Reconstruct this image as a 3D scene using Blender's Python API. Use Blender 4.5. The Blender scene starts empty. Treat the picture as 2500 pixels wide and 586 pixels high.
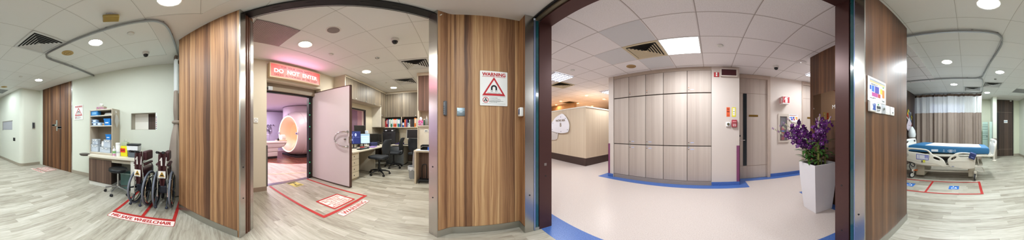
import bpy, bmesh, math, random
from math import pi, sin, cos, radians as R, hypot, atan2
from mathutils import Vector as V, Matrix as M
rnd = random.Random(11)
scene = bpy.context.scene
col = scene.collection
ZC = 2.725          # ceiling height in the ward, the lobby and the control room
ZK = 2.707          # ceiling height in the public corridor

# ------------------------------------------------------------------ materials
def lin(h):
    h = h.lstrip('#')
    o = []
    for i in (0, 2, 4):
        c = int(h[i:i+2], 16) / 255
        o.append(c/12.92 if c <= .04045 else ((c+.055)/1.055)**2.4)
    return (o[0], o[1], o[2], 1)

class NT:
    """small wrapper to wire shader nodes"""
    def __init__(s, name):
        s.m = bpy.data.materials.new(name); s.m.use_nodes = True
        s.t = s.m.node_tree; s.b = s.t.nodes['Principled BSDF']
        s.out = s.t.nodes['Material Output']
    def n(s, typ, **kw):
        nd = s.t.nodes.new(typ)
        for k, v in kw.items():
            if k.startswith('_'): setattr(nd, k[1:], v)
        return nd
    def put(s, sock, v):
        if isinstance(v, bpy.types.NodeSocket): s.t.links.new(v, sock)
        else: sock.default_value = v
    def math(s, op, a, b=0.0, c=0.0):
        nd = s.n('ShaderNodeMath', _operation=op)
        s.put(nd.inputs[0], a); s.put(nd.inputs[1], b); s.put(nd.inputs[2], c)
        return nd.outputs[0]
    def uv(s):
        sp = s.n('ShaderNodeSeparateXYZ')
        s.t.links.new(s.n('ShaderNodeTexCoord').outputs['UV'], sp.inputs[0])
        return sp.outputs[0], sp.outputs[1]
    def vec(s, x, y, z=0.0):
        nd = s.n('ShaderNodeCombineXYZ')
        s.put(nd.inputs[0], x); s.put(nd.inputs[1], y); s.put(nd.inputs[2], z)
        return nd.outputs[0]
    def noise(s, vec, scale=5, detail=3, rough=.5):
        nd = s.n('ShaderNodeTexNoise')
        s.put(nd.inputs['Vector'], vec); nd.inputs['Scale'].default_value = scale
        nd.inputs['Detail'].default_value = detail; nd.inputs['Roughness'].default_value = rough
        return nd.outputs[0]
    def white(s, vec):
        nd = s.n('ShaderNodeTexWhiteNoise', _noise_dimensions='3D')
        s.put(nd.inputs['Vector'], vec); return nd.outputs['Value']
    def ramp(s, fac, stops):
        nd = s.n('ShaderNodeValToRGB'); s.put(nd.inputs[0], fac)
        e = nd.color_ramp.elements
        while len(e) < len(stops): e.new(.5)
        for el, (p, c) in zip(e, stops): el.position = p; el.color = lin(c)
        return nd.outputs[0]
    def mix(s, fac, a, b):
        nd = s.n('ShaderNodeMix', _data_type='RGBA')
        s.put(nd.inputs[0], fac); s.put(nd.inputs[6], a); s.put(nd.inputs[7], b)
        return nd.outputs[2]
    def bump(s, h, strength=.2, dist=.01):
        nd = s.n('ShaderNodeBump'); nd.inputs['Strength'].default_value = strength
        nd.inputs['Distance'].default_value = dist
        s.put(nd.inputs['Height'], h); s.t.links.new(nd.outputs[0], s.b.inputs['Normal'])
    def set(s, col=None, rough=None, metal=None):
        if col is not None: s.put(s.b.inputs['Base Color'], col)
        if rough is not None: s.put(s.b.inputs['Roughness'], rough)
        if metal is not None: s.put(s.b.inputs['Metallic'], metal)
        return s.m

_pc = {}
def P(h, rough=.5, metal=0, var=.10, scale=9.0, em=0, coat=0, bump=0):
    """painted / plastic / fabric: a base colour with a little procedural variation"""
    k = (h, rough, metal, var, scale, em, coat, bump)
    if k in _pc: return _pc[k]
    t = NT('surface_' + h.lstrip('#'))
    c = lin(h); tc = t.n('ShaderNodeTexCoord').outputs['Object']
    nz = t.noise(tc, scale, 3)
    a = tuple(x*(1-var) for x in c[:3]) + (1,); b = tuple(min(1, x*(1+var*.6)) for x in c[:3]) + (1,)
    cc = t.mix(nz, a, b)
    t.set(cc, rough, metal)
    if em:
        t.put(t.b.inputs['Emission Color'], cc); t.b.inputs['Emission Strength'].default_value = em
    if coat: t.b.inputs['Coat Weight'].default_value = coat
    if bump: t.bump(t.noise(tc, 220, 2), bump, .004)
    _pc[k] = t.m
    return t.m

def wood(name, stops, band=.12, rough=.38, grain=1.0, contrast=1.0, streak=None):
    """laminate with upright grain: planks of differing tone, flame-like streaks, fine pores"""
    t = NT(name); u, v = t.uv()
    warp = t.noise(t.vec(t.math('MULTIPLY', u, 2.2), t.math('MULTIPLY', v, .8)), 1.6, 3)
    uw = t.math('ADD', u, t.math('MULTIPLY', t.math('SUBTRACT', warp, .5), .07*grain))
    pl = t.math('DIVIDE', u, band); cell = t.white(t.vec(t.math('FLOOR', pl), 3.1))
    off = t.math('MULTIPLY', cell, 17)
    def st(k): return t.math('MULTIPLY', t.math('SUBTRACT', k, .5), 2.0)
    n0 = st(t.noise(t.vec(t.math('MULTIPLY', uw, 12), t.math('MULTIPLY', v, .16), off), 1, 2))
    n1 = st(t.noise(t.vec(t.math('MULTIPLY', uw, 34), t.math('MULTIPLY', v, .35), off), 1, 4, .6))
    n2 = st(t.noise(t.vec(t.math('MULTIPLY', uw, 150), t.math('MULTIPLY', v, 1.6)), 1, 3, .6))
    f = t.math('ADD', t.math('MULTIPLY', t.math('SUBTRACT', cell, .5), .42*contrast), t.math('MULTIPLY', n0, .42*contrast))
    f = t.math('ADD', f, t.math('MULTIPLY', n1, .50*contrast))
    f = t.math('ADD', f, t.math('MULTIPLY', n2, .22*contrast))
    c = t.ramp(t.math('ADD', f, .5), stops)
    if streak:
        fr = t.math('FRACT', pl); w = t.math('ADD', .015, t.math('MULTIPLY', cell, .06))
        on = t.math('MULTIPLY', t.math('LESS_THAN', fr, w), t.math('GREATER_THAN', cell, .55))
        c = t.mix(t.math('MULTIPLY', on, .6), c, lin(streak))
    return t.set(c, rough)

def plank_floor(name, stops, w=.098, L=.78, rough=.42):
    t = NT(name); x, y = t.uv()
    row = t.math('FLOOR', t.math('DIVIDE', x, w))
    r0 = t.white(t.vec(row, 1.7))
    yy = t.math('ADD', y, t.math('MULTIPLY', r0, 5.0))
    cell = t.math('FLOOR', t.math('DIVIDE', yy, L))
    r = t.white(t.vec(row, cell, 4.0))
    n1 = t.noise(t.vec(t.math('MULTIPLY', x, 30), t.math('MULTIPLY', y, 2.6), t.math('MULTIPLY', r, 30)), 1.0, 4, .65)
    n2 = t.noise(t.vec(t.math('MULTIPLY', x, 160), t.math('MULTIPLY', y, 9)), 1.0, 3)
    f = t.math('ADD', t.math('MULTIPLY', r, .40), t.math('MULTIPLY', n1, 1.25))
    f = t.math('ADD', f, t.math('MULTIPLY', n2, .45)); f = t.math('SUBTRACT', f, .55)
    c = t.ramp(f, stops)
    fx = t.math('FRACT', t.math('DIVIDE', x, w)); fy = t.math('FRACT', t.math('DIVIDE', yy, L))
    seam = t.math('MAXIMUM', t.math('LESS_THAN', fx, .02), t.math('LESS_THAN', fy, .004))
    c = t.mix(t.math('MULTIPLY', seam, .28), c, lin('#6d6557'))
    rr = t.math('ADD', t.math('MULTIPLY', n1, .25), rough-.14)
    return t.set(c, rr)

def tiles(name, base, dark, x0, y0, line, speck=0, shade='#8a8a84', gw=.0042):
    """suspended ceiling: 0.6 m tiles on a thin T-bar grid"""
    t = NT(name); x, y = t.uv()
    def edge(v, o):
        fr = t.math('FRACT', t.math('DIVIDE', t.math('SUBTRACT', v, o - .0075), .6))
        return t.math('LESS_THAN', fr, .025), t.math('LESS_THAN', t.math('ABSOLUTE', t.math('SUBTRACT', fr, .0285)), gw)
    ax, bx_ = edge(x, x0); ay, by_ = edge(y, y0)
    bar = t.math('MAXIMUM', ax, ay); gap = t.math('MAXIMUM', bx_, by_)
    cell = t.white(t.vec(t.math('FLOOR', t.math('DIVIDE', t.math('SUBTRACT', x, x0), .6)),
                         t.math('FLOOR', t.math('DIVIDE', t.math('SUBTRACT', y, y0), .6))))
    nz = t.noise(t.vec(x, y), 1.5, 2)
    c = t.mix(t.math('MULTIPLY', t.math('ADD', cell, nz), .4), lin(base), lin(dark))
    if speck:
        s1 = t.noise(t.vec(x, y), 150, 2, .7)
        c = t.mix(t.math('MULTIPLY', t.math('GREATER_THAN', s1, .58), speck), c, lin('#8d8277'))
    c = t.mix(bar, c, lin(line))
    c = t.mix(t.math('MULTIPLY', gap, .75), c, lin(shade))
    return t.set(c, .85)

def speckle(name, base, dots, scale, amt=.5, rough=.4):
    t = NT(name); x, y = t.uv()
    a = t.noise(t.vec(x, y), scale, 2, .7); b = t.noise(t.vec(x, y, 3.3), scale*1.7, 2, .7)
    c = t.mix(t.math('MULTIPLY', t.math('GREATER_THAN', a, .56), amt), lin(base), lin(dots[0]))
    c = t.mix(t.math('MULTIPLY', t.math('GREATER_THAN', b, .60), amt), c, lin(dots[1]))
    return t.set(c, rough)

def brushed(name, h, rough=.28, vertical=True, met=1):
    t = NT(name); u, v = t.uv()
    g = t.noise(t.vec(t.math('MULTIPLY', u, 4 if vertical else 300), t.math('MULTIPLY', v, 300 if vertical else 4)), 1, 2)
    c = lin(h)
    t.set(t.mix(g, tuple(x*.94 for x in c[:3])+(1,), c), t.math('ADD', rough-.03, t.math('MULTIPLY', g, .06)), met)
    return t.m

def glassy(name, h, alpha, rough=.05, em=0, emc=None):
    """clear or tinted glass / plastic: a mix of transparent and glossy, so it needs no caustics"""
    t = NT(name)
    tr = t.n('ShaderNodeBsdfTransparent'); tr.inputs[0].default_value = lin(h)
    mx = t.n('ShaderNodeMixShader')
    nz = t.noise(t.n('ShaderNodeTexCoord').outputs['Object'], 6, 2)
    t.set(lin(h), rough)
    t.put(mx.inputs[0], t.math('ADD', alpha-.04, t.math('MULTIPLY', nz, .08)))
    t.t.links.new(tr.outputs[0], mx.inputs[1]); t.t.links.new(t.b.outputs[0], mx.inputs[2])
    t.t.links.new(mx.outputs[0], t.out.inputs[0])
    if em: t.put(t.b.inputs['Emission Color'], lin(emc or h)); t.b.inputs['Emission Strength'].default_value = em
    return t.m

def glow(h, s):
    return P(h, .6, 0, .02, 3, s)

WALNUT = wood('walnut_laminate', [(0, '#432a1a'), (.25, '#67442d'), (.45, '#8d6443'), (.62, '#a57a54'), (.8, '#bd9468'), (1, '#d3b084')], .095, .50, 1, 1.0, '#d3b083')
WALNUT_DARK = wood('dark_walnut_laminate', [(0, '#25140a'), (.3, '#412818'), (.55, '#5c3b25'), (.78, '#775135'), (1, '#936a45')], .16, .34, 1, .95)
DOORWOOD = wood('door_walnut', [(0, '#30190d'), (.35, '#4f301b'), (.55, '#6d4629'), (.75, '#86603c'), (1, '#a57e52')], .08, .42, 1, .9)
WENGE = wood('wenge_laminate', [(0, '#261c17'), (.4, '#40312a'), (.7, '#574438'), (1, '#6d5748')], .06, .5, .4, .7)
ASH = wood('pale_ash_laminate', [(0, '#988a7f'), (.4, '#ad9f95'), (.6, '#b9aca2'), (1, '#cabeb4')], .5, .62, .8, .42)
TAUPE = wood('taupe_oak_laminate', [(0, '#463c32'), (.4, '#5f5447'), (.65, '#766a59'), (1, '#948671')], .03, .5, .5, .8)
TAUPE_RED = wood('reddish_oak_laminate', [(0, '#452e27'), (.4, '#61453a'), (.65, '#785649'), (1, '#94705f')], .03, .5, .5, .8)
BEIGE_PANEL = wood('beige_wall_panel', [(0, '#b9a78f'), (.4, '#cbb9a1'), (.7, '#d6c6af'), (1, '#e0d2bd')], .16, .5, .3, .4)
FLOOR_PLANK = plank_floor('vinyl_plank_floor', [(0, '#756d5f'), (.25, '#938b7c'), (.5, '#aaa495'), (.75, '#b9b4a7'), (1, '#cac6bb')])
FLOOR_MRI = plank_floor('vinyl_plank_scan_room', [(0, '#a58b82'), (.3, '#c3aca2'), (.6, '#d8c6bd'), (1, '#e8dcd5')])
FLOOR_RED = plank_floor('red_brown_floor', [(0, '#4d2a24'), (.4, '#6b3b31'), (.7, '#7d493c'), (1, '#8f594a')], .12, 1.2, .3)
TERRAZZO = speckle('corridor_vinyl', '#c9bdb7', ('#ad9c95', '#dad2ce'), 95, .55, .30)
BLUE_VINYL = speckle('blue_vinyl', '#4468ab', ('#2f4e90', '#7893c9'), 90, .75, .35)
BROWN_VINYL = speckle('brown_vinyl_skirting', '#3f2d28', ('#33231f', '#4d3933'), 40, .5, .5)
CEIL = tiles('ward_ceiling_tiles', '#e6e8e6', '#dcdfdd', .57, .10, '#dfe1de')
CEIL_K = tiles('corridor_ceiling_tiles', '#efecec', '#e4e0e1', .442, .427, '#dcd7d7', .34, '#85786f', .0085)
SOFFIT = P('#e0dfdc', .85, 0, .03, 2)
PAINT_WARD = P('#dde0d2', .6, 0, .03, 2)
PAINT_CTRL = P('#d4cab5', .6, 0, .03, 2)
PAINT_KOR = P('#cfc4bc', .6, 0, .03, 2)
PAINT_MRI = P('#d9cfe2', .6, 0, .04, 2)
STEEL = brushed('brushed_steel', '#b9b6b0', .26)
STEEL_KICK = brushed('brushed_steel_kick_plate', '#b4b2aa', .3)
BRONZE = P('#4d2f2c', .38, .35, .08, 3)
BROWN_METAL = P('#76503f', .42, .2, .08, 3)
TEAL = P('#0f4a4f', .15, 0, .25, 20, 0, .6)
CHROME = P('#d0d0d0', .12, 1, .05)
ALU = P('#b5b8ba', .3, .9, .06)
BLACK = P('#17181b', .45, 0, .15)
DARK = P('#26272b', .5, 0, .15)
WHITE = P('#ecebe8', .4, 0, .03)
CREAM = P('#e2dccb', .45, 0, .03)
RED = P('#c2202a', .5, 0, .08)
FLOORRED = P('#b52a26', .5, 0, .15, 30)
PAPER = P('#f2f1ee', .7, 0, .02)

# ------------------------------------------------------------------ mesh building
class MB:
    def __init__(s): s.bm = bmesh.new(); s.mats = []; s.X = M.Identity(4)
    def at(s, m): s.X = m; return s
    def mi(s, m):
        if m not in s.mats: s.mats.append(m)
        return s.mats.index(m)
    def add(s, vs, fs, m, smooth=False):
        i = s.mi(m); bv = [s.bm.verts.new(s.X @ V(v)) for v in vs]
        for f in fs:
            try: fc = s.bm.faces.new([bv[k] for k in f])
            except ValueError: continue
            fc.material_index = i; fc.smooth = smooth
        return s
    def box(s, x0, x1, y0, y1, z0, z1, m, bev=0):
        if x1 < x0: x0, x1 = x1, x0
        if y1 < y0: y0, y1 = y1, y0
        if z1 < z0: z0, z1 = z1, z0
        vs = [(x, y, z) for z in (z0, z1) for y in (y0, y1) for x in (x0, x1)]
        fs = [(0, 2, 3, 1), (4, 5, 7, 6), (0, 1, 5, 4), (2, 6, 7, 3), (0, 4, 6, 2), (1, 3, 7, 5)]
        if not bev: return s.add(vs, fs, m)
        t = bmesh.new(); bv = [t.verts.new(v) for v in vs]
        for f in fs: t.faces.new([bv[k] for k in f])
        b = min(bev, .49*min(x1-x0, y1-y0, z1-z0))
        bmesh.ops.bevel(t, geom=t.edges[:], offset=b, segments=3, profile=.6, affect='EDGES')
        return s.take(t, m, True)
    def take(s, t, m, smooth=False):
        t.verts.index_update()
        vs = [v.co.copy() for v in t.verts]; fs = [[v.index for v in f.verts] for f in t.faces]
        t.free(); return s.add(vs, fs, m, smooth)
    def prism(s, poly, z0, z1, m, cap=True, ms=None):
        n = len(poly)
        a = sum(poly[i][0]*poly[(i+1) % n][1]-poly[(i+1) % n][0]*poly[i][1] for i in range(n))
        if a < 0:
            poly = poly[::-1]
            if ms: ms = ms[::-1][1:] + ms[::-1][:1]
        vs = [(x, y, z0) for x, y in poly] + [(x, y, z1) for x, y in poly]
        for i in range(n):
            j = (i+1) % n
            s.add([vs[i], vs[j], vs[n+j], vs[n+i]], [(0, 1, 2, 3)], (ms[i] if ms and ms[i] else m))
        if cap: s.add(vs, [tuple(range(n-1, -1, -1)), tuple(range(n, 2*n))], m)
        return s
    def sweep(s, pts, rad, m, n=8, closed=False, caps=True):
        """round tube through points; rad is a number or one per point"""
        pts = [V(p) for p in pts]; k = len(pts); up = V((0, 0, 1)); rings = []; pn = None
        for i, p in enumerate(pts):
            if closed: d = pts[(i+1) % k]-pts[i-1]
            else: d = pts[min(i+1, k-1)]-pts[max(i-1, 0)]
            d.normalize()
            if pn is None:
                a = d.cross(up)
                if a.length < .05: a = d.cross(V((1, 0, 0)))
            else: a = pn - d*pn.dot(d)
            if a.length < 1e-6: a = d.orthogonal()
            a.normalize(); b = d.cross(a); pn = a
            r = rad[i] if isinstance(rad, (list, tuple)) else rad
            rings.append([p+a*(r*cos(2*pi*q/n))+b*(r*sin(2*pi*q/n)) for q in range(n)])
        vs = [v for r in rings for v in r]; fs = []
        for i in range(k if closed else k-1):
            o, q = i*n, ((i+1) % k)*n
            for j in range(n): fs.append((o+j, q+j, q+(j+1) % n, o+(j+1) % n))
        if caps and not closed: fs += [tuple(range(n)), tuple(range((k-1)*n+n-1, (k-1)*n-1, -1))]
        return s.add(vs, fs, m, True)
    def cyl(s, a, b, r, m, r2=None, n=20):
        return s.sweep([a, b], [r, r if r2 is None else r2], m, n)
    def lathe(s, prof, m, n=28, axis='z', c=(0, 0, 0)):
        """profile of (radius, height) pairs turned about an axis through c"""
        vs = []; fs = []
        for r, h in prof:
            for q in range(n):
                a = 2*pi*q/n; x, y = r*cos(a), r*sin(a)
                p = (x, y, h) if axis == 'z' else ((h, x, y) if axis == 'x' else (y, h, x))
                vs.append((p[0]+c[0], p[1]+c[1], p[2]+c[2]))
        for i in range(len(prof)-1):
            for q in range(n):
                fs.append((i*n+q, i*n+(q+1) % n, (i+1)*n+(q+1) % n, (i+1)*n+q))
        if prof[0][0] > 1e-5: fs.append(tuple(range(n-1, -1, -1)))
        if prof[-1][0] > 1e-5: fs.append(tuple(range((len(prof)-1)*n, len(prof)*n)))
        return s.add(vs, fs, m, True)
    def ball(s, c, r, m, sx=1, sy=1, sz=1, n=14):
        pr = [(max(1e-6, r*sin(pi*i/8)), -r*cos(pi*i/8)) for i in range(9)]
        vs = []; fs = []
        for a, h in pr:
            for q in range(n):
                t = 2*pi*q/n; vs.append((c[0]+a*cos(t)*sx, c[1]+a*sin(t)*sy, c[2]+h*sz))
        for i in range(8):
            for q in range(n): fs.append((i*n+q, i*n+(q+1) % n, (i+1)*n+(q+1) % n, (i+1)*n+q))
        return s.add(vs, fs, m, True)
    def plate(s, outer, holes, t0, t1, m, plane='xz', bev=0, res=1):
        """flat plate of any outline with holes; outline in the given plane, thickness along the third axis"""
        cu = bpy.data.curves.new('tmp', 'CURVE'); cu.dimensions = '2D'; cu.fill_mode = 'BOTH'
        h = (t1-t0)/2; b = min(bev, h*.98); cu.extrude = h-b; cu.bevel_depth = b; cu.bevel_resolution = 2
        if b: cu.offset = -b
        for pl in [outer]+holes:
            sp = cu.splines.new('POLY'); sp.points.add(len(pl)-1)
            for p, q in zip(sp.points, pl): p.co = (q[0], q[1], 0, 1)
            sp.use_cyclic_u = True
        ob = bpy.data.objects.new('tmp', cu); me = bpy.data.meshes.new_from_object(ob)
        mid = (t0+t1)/2; vs = []
        for v in me.vertices:
            x, y, z = v.co
            vs.append((x, -z+mid, y) if plane == 'xz' else ((z+mid, x, y) if plane == 'yz' else (x, y, z+mid)))
        fs = [tuple(p.vertices) for p in me.polygons]
        bpy.data.objects.remove(ob); bpy.data.curves.remove(cu); bpy.data.meshes.remove(me)
        return s.add(vs, fs, m, bool(bev))
    def build(s, name, parent=None, loc=(0, 0, 0), rz=0, sharp=40):
        bmesh.ops.remove_doubles(s.bm, verts=s.bm.verts, dist=1e-5)
        bmesh.ops.recalc_face_normals(s.bm, faces=s.bm.faces)
        uvl = s.bm.loops.layers.uv.new('UVMap')
        for f in s.bm.faces:
            n = f.normal
            if abs(n.z) > .75:
                for l in f.loops: l[uvl].uv = (l.vert.co.x, l.vert.co.y)
            else:
                t = V((-n.y, n.x)); t = t.normalized() if t.length > 1e-6 else V((1, 0))
                for l in f.loops: l[uvl].uv = (l.vert.co.x*t.x+l.vert.co.y*t.y, l.vert.co.z)
        me = bpy.data.meshes.new(name); s.bm.to_mesh(me); s.bm.free()
        for m in s.mats: me.materials.append(m)
        me.set_sharp_from_angle(angle=R(sharp))
        o = bpy.data.objects.new(name, me); col.objects.link(o)
        o.location = loc; o.rotation_euler = (0, 0, rz); o.parent = parent
        return o

def tag(o, label=None, cat=None, group=None, kind=None):
    if label: o['label'] = label
    if cat: o['category'] = cat
    if group: o['group'] = group
    if kind: o['kind'] = kind
    return o
def thing(name, label, cat, loc=(0, 0, 0), rz=0, group=None):
    o = bpy.data.objects.new(name, None); o.empty_display_size = .1; col.objects.link(o)
    o.location = loc; o.rotation_euler = (0, 0, rz)
    return tag(o, label, cat, group)
def S(o, label=None):                      # a piece of the setting
    o['kind'] = 'structure'
    if label: o['label'] = label
    return o
def dup(root, loc, rz=None, label=None, group=None):
    def cp(o, par):
        c = o.copy(); col.objects.link(c); c.parent = par
        for ch in o.children: cp(ch, c)
        return c
    r = cp(root, None); r.location = loc
    if rz is not None: r.rotation_euler = (0, 0, rz)
    if label: r['label'] = label
    if group: r['group'] = group
    return r
def box(name, b, m, parent=None, bev=0, loc=(0, 0, 0), rz=0):
    return MB().box(*b, m, bev).build(name, parent, loc, rz)

def smooth(pts, k=4, closed=True):
    """Catmull-Rom through the points"""
    o = []; n = len(pts)
    for i in range(n if closed else n-1):
        if closed: a, b, c, d = (pts[(i+j-1) % n] for j in range(4))
        else: a, b, c, d = pts[max(i-1, 0)], pts[i], pts[i+1], pts[min(i+2, n-1)]
        for q in range(k):
            t = q/k
            o.append(tuple(.5*(2*b[e]+(c[e]-a[e])*t+(2*a[e]-5*b[e]+4*c[e]-d[e])*t*t+(3*b[e]-a[e]-3*c[e]+d[e])*t**3) for e in range(len(b))))
    if not closed: o.append(tuple(pts[-1]))
    return o
def rrect(x0, x1, y0, y1, r, k=5):
    o = []
    for cx, cy, a in ((x1-r, y1-r, 0), (x0+r, y1-r, pi/2), (x0+r, y0+r, pi), (x1-r, y0+r, 1.5*pi)):
        for i in range(k+1): o.append((cx+r*cos(a+pi/2*i/k), cy+r*sin(a+pi/2*i/k)))
    return o
def ring(c, r, n=32, e=1): return [(c[0]+r*cos(2*pi*i/n), c[1]+r*e*sin(2*pi*i/n)) for i in range(n)]

def text_bm(s, w=None, h=.1, bold=.0, depth=.0006):
    bold = 0 if 'M' in s else bold
    """lettering as a mesh in the local XZ plane, centred on x, standing on z=0"""
    cu = bpy.data.curves.new('tmp', 'FONT'); cu.body = s; cu.extrude = 0; cu.offset = bold; cu.size = 1
    cu.align_x = 'CENTER'; cu.space_line = .9; cu.resolution_u = 3
    ob = bpy.data.objects.new('tmp', cu); me = bpy.data.meshes.new_from_object(ob)
    xs = [v.co.x for v in me.vertices]; ys = [v.co.y for v in me.vertices]
    x0, x1, y0, y1 = min(xs), max(xs), min(ys), max(ys)
    ky = h/(y1-y0); kx = (w/(x1-x0)) if w else ky
    vs = [((v.co.x-(x0+x1)/2)*kx, (v.co.y-y0)*ky) for v in me.vertices]
    fs = [tuple(p.vertices) for p in me.polygons]
    bpy.data.objects.remove(ob); bpy.data.curves.remove(cu); bpy.data.meshes.remove(me)
    return vs, fs
def txt(s, w, h, x, z, m, parent, name='lettering', y=-.001, bold=.0, flat=False):
    vs, fs = text_bm(s, w, h, 0)
    b = MB(); e = min(bold, .03)*1.5*h          # heavier strokes: the letters stacked with small shifts
    for k, (dx, dz) in enumerate(((0, 0), (e, e*.6), (-e, -e*.6), (e, -e*.6), (-e, e*.6)) if e else ((0, 0),)):
        q = .00012*k
        if flat: b.add([(x+a+dx, z+c+dz, y+q) for a, c in vs], fs, m)
        else: b.add([(x+a+dx, y-q, z+c+dz) for a, c in vs], fs, m)
    return b.build(name, parent)
N_, S_, W_, E_ = 0, pi, pi/2, -pi/2        # turn of a thing fixed on the north, south, west or east wall
KL = 1.0; EXPO = -0.08
WARD_LAMPS = [(1.458, -1.99, 26), (3.84, -2.57, 20), (.258, -1.41, 18), (1.48, -.20, 28), (3.28, .40, 34), (3.874, -.80, 32), (5.085, .397, 36), (6.216, -.785, 32), (-.3, -.2, 24), (5.6, -1.99, 13)]  # the lobby lamp near the camera is unseen, added for even light
CTRL_LAMPS = [(-1.538, -2.009, 24), (-3.361, -2.02, 30), (-5.13, -2.017, 28), (-3.36, -.2, 26), (-5.1, -.2, 20)]
KOR_LAMPS = [(-.458, 2.527, .58, .58, 56), (-3.458, 2.527, .58, .58, 52), (-3.458, 4.927, .58, .58, 44), (2.542, 3.127, .58, .58, 44), (-6.5, 2.5, .58, .58, 50)]
WARM_LAMPS = [(-4.63, 4.86, 7), (-4.58, 5.98, 7), (-6.43, 4.9, 7), (-6.33, 5.97, 7), (-7.53, 5.41, 7), (-6.48, 7.29, 7), (-8.2, 7.0, 7)]
OTHER_LAMPS = [(-2.0, -4.4, 2.45, .5, 48, (1, .86, .90), (0, 0, 0)), (-3.0, -8.0, 2.45, .5, 75, (.84, .78, 1), (0, 0, 0)), (-2.2, -6.2, 2.45, .5, 42, (1, .90, .90), (0, 0, 0)), (-4.2, -5.0, 2.45, .5, 22, (1, .92, .92), (0, 0, 0))]
# ------------------------------------------------------------------ the setting: floors and ceilings
S(MB().prism([(-6.1, -3.25), (7.7, -3.25), (7.7, 2.15), (1.85, 2.15), (1.85, .915), (-6.1, .915)], -.05, 0, FLOOR_PLANK).build('floor'),
  'pale grey-brown vinyl plank floor of ward and lobby')
S(box('floor', (2.0, 5.0, -3.6, -3.25, -.05, 0), FLOOR_PLANK))
S(box('floor', (-7.6, -.3, -9.2, -3.25, -.05, 0), FLOOR_MRI), 'pinkish plank floor of the scan room')
S(MB().prism(ring((-4.3, -6.65), 1.93, 64), -.02, .003, FLOOR_RED).build('floor'), 'dark red-brown floor around the scanner')
b = MB(); o_, i_ = ring((-4.3, -6.65), 1.965, 64), ring((-4.3, -6.65), 1.93, 64)
for k in range(64):
    j = (k+1) % 64
    b.add([(*i_[k], .004), (*i_[j], .004), (*o_[j], .004), (*o_[k], .004)], [(0, 1, 2, 3)], P('#c9463f', .5))
S(b.build('trim_1'), 'red edge of the floor around the scanner')
b = MB()
yl = smooth([(-1.3, -4.2), (-1.83, -4.126), (-2.356, -3.93), (-2.92, -3.74), (-3.4, -3.5)], 4, False)
for p, q in zip(yl, yl[1:]):
    b.add([(p[0], p[1], .003), (q[0], q[1], .003), (q[0]+.012, q[1]+.03, .003), (p[0]+.012, p[1]+.03, .003)], [(0, 1, 2, 3)], P('#e8d79a', .6))
S(b.build('trim_2'), 'thin yellow line on the scan room floor')
S(MB().prism([(-9.6, .915), (4.6, .915), (4.6, 4.3), (-1.0, 4.3), (-1.0, 9.6), (-9.6, 9.6)], -.05, -.002, TERRAZZO).build('floor'),
  'speckled pink-beige vinyl floor of the corridor')
def flat(name, polys, z, m, label=None):
    b = MB()
    z0, z1 = (z-.0028, z) if z < 1 else (z, z+.003)
    for k, p in enumerate(polys): b.prism(p, z0, z1-.00005*k if z < 1 else z1, m)
    return S(b.build(name), label)
flat('trim_3', [[(-1.57, .915), (1.03, .915), (1.03, 1.243), (-1.57, 1.243)],
                [(-9.5, 1.06), (-1.57, 1.06), (-1.57, 1.243), (-9.5, 1.243)],
                [(1.03, 1.06), (1.75, 1.06), (1.75, 1.243), (1.03, 1.243)],
                [(1.62, 1.243), (1.75, 1.243), (1.75, 2.69), (1.62, 2.69)], [(1.75, 2.5), (1.92, 2.5), (1.92, 2.69), (1.75, 2.69)]], .001, BLUE_VINYL,
     'speckled blue vinyl border at the corridor entrance')
flat('trim_4', [[(-2.76, 3.335), (.815, 3.335), (.815, 3.56), (-2.76, 3.56)], [(-2.76, 3.56), (-2.53, 3.56), (-2.53, 9.4), (-2.76, 9.4)],
                [(.61, 3.56), (.815, 3.56), (.815, 3.79), (.61, 3.79)], [(.61, 3.79), (4.4, 3.79), (4.4, 4.0), (.61, 4.0)]], .001, BLUE_VINYL,
     'speckled blue vinyl border along the locker wall')
S(MB().prism([(-6.1, -3.0), (7.7, -3.0), (7.7, 2.15), (1.85, 2.15), (1.85, .83), (-6.1, .83)], ZC, ZC+.06, CEIL).build('ceiling'),
  'white grid ceiling of ward and control room')
S(box('ceiling', (.2, 5.2, -3.6, -3.0, ZC, ZC+.06), SOFFIT))
S(MB().prism([(-9.6, .89), (4.6, .89), (4.6, 4.3), (-1.0, 4.3), (-1.0, 9.6), (-9.6, 9.6)], ZK, ZK+.06, CEIL_K).build('ceiling'),
  'speckled grid ceiling of the corridor')
S(box('ceiling', (-7.6, -.3, -9.2, -3.1, 2.5, 2.56), P('#d8cbd6', .8, 0, .03, 2)), 'pinkish ceiling of the scan room')
for x0, y0 in ((-1.358, 1.627), (-1.958, 2.227), (-1.358, 2.827)): S(box('ceiling', (x0+.010, x0+.588, y0+.010, y0+.588, ZK-.002, ZK-.0005), P('#cfd0d2', .7, 0, .02)))
z = ZC-.004
flat('ceiling', [[(.566, -1.7), (-.035, -1.7), (-.63, -1.005), (-.63, .83), (-1.9, .83), (-1.9, -.02), (-1.609, -.174), (-.4055, -1.555), (.286, -2.361), (.286, -3.36), (.566, -3.36)],
                 [(.566, -2.9), (4.95, -2.9), (4.95, -3.36), (.566, -3.36)], [(4.77, -2.3), (7.66, -2.3), (7.66, -2.9), (4.77, -2.9)],
                 [(6.57, -2.3), (7.66, -2.3), (7.66, 2.12), (6.57, 2.12)]], z, SOFFIT, 'smooth white ceiling border of lobby and ward')
flat('ceiling', [[(-.4, -2.3), (-6.06, -2.3), (-6.06, -3.0), (-.4, -3.0)], [(-5.43, -2.3), (-6.06, -2.3), (-6.06, .4), (-5.43, .4)]], z, SOFFIT,
     'smooth ceiling border over the control room cupboards')

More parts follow.
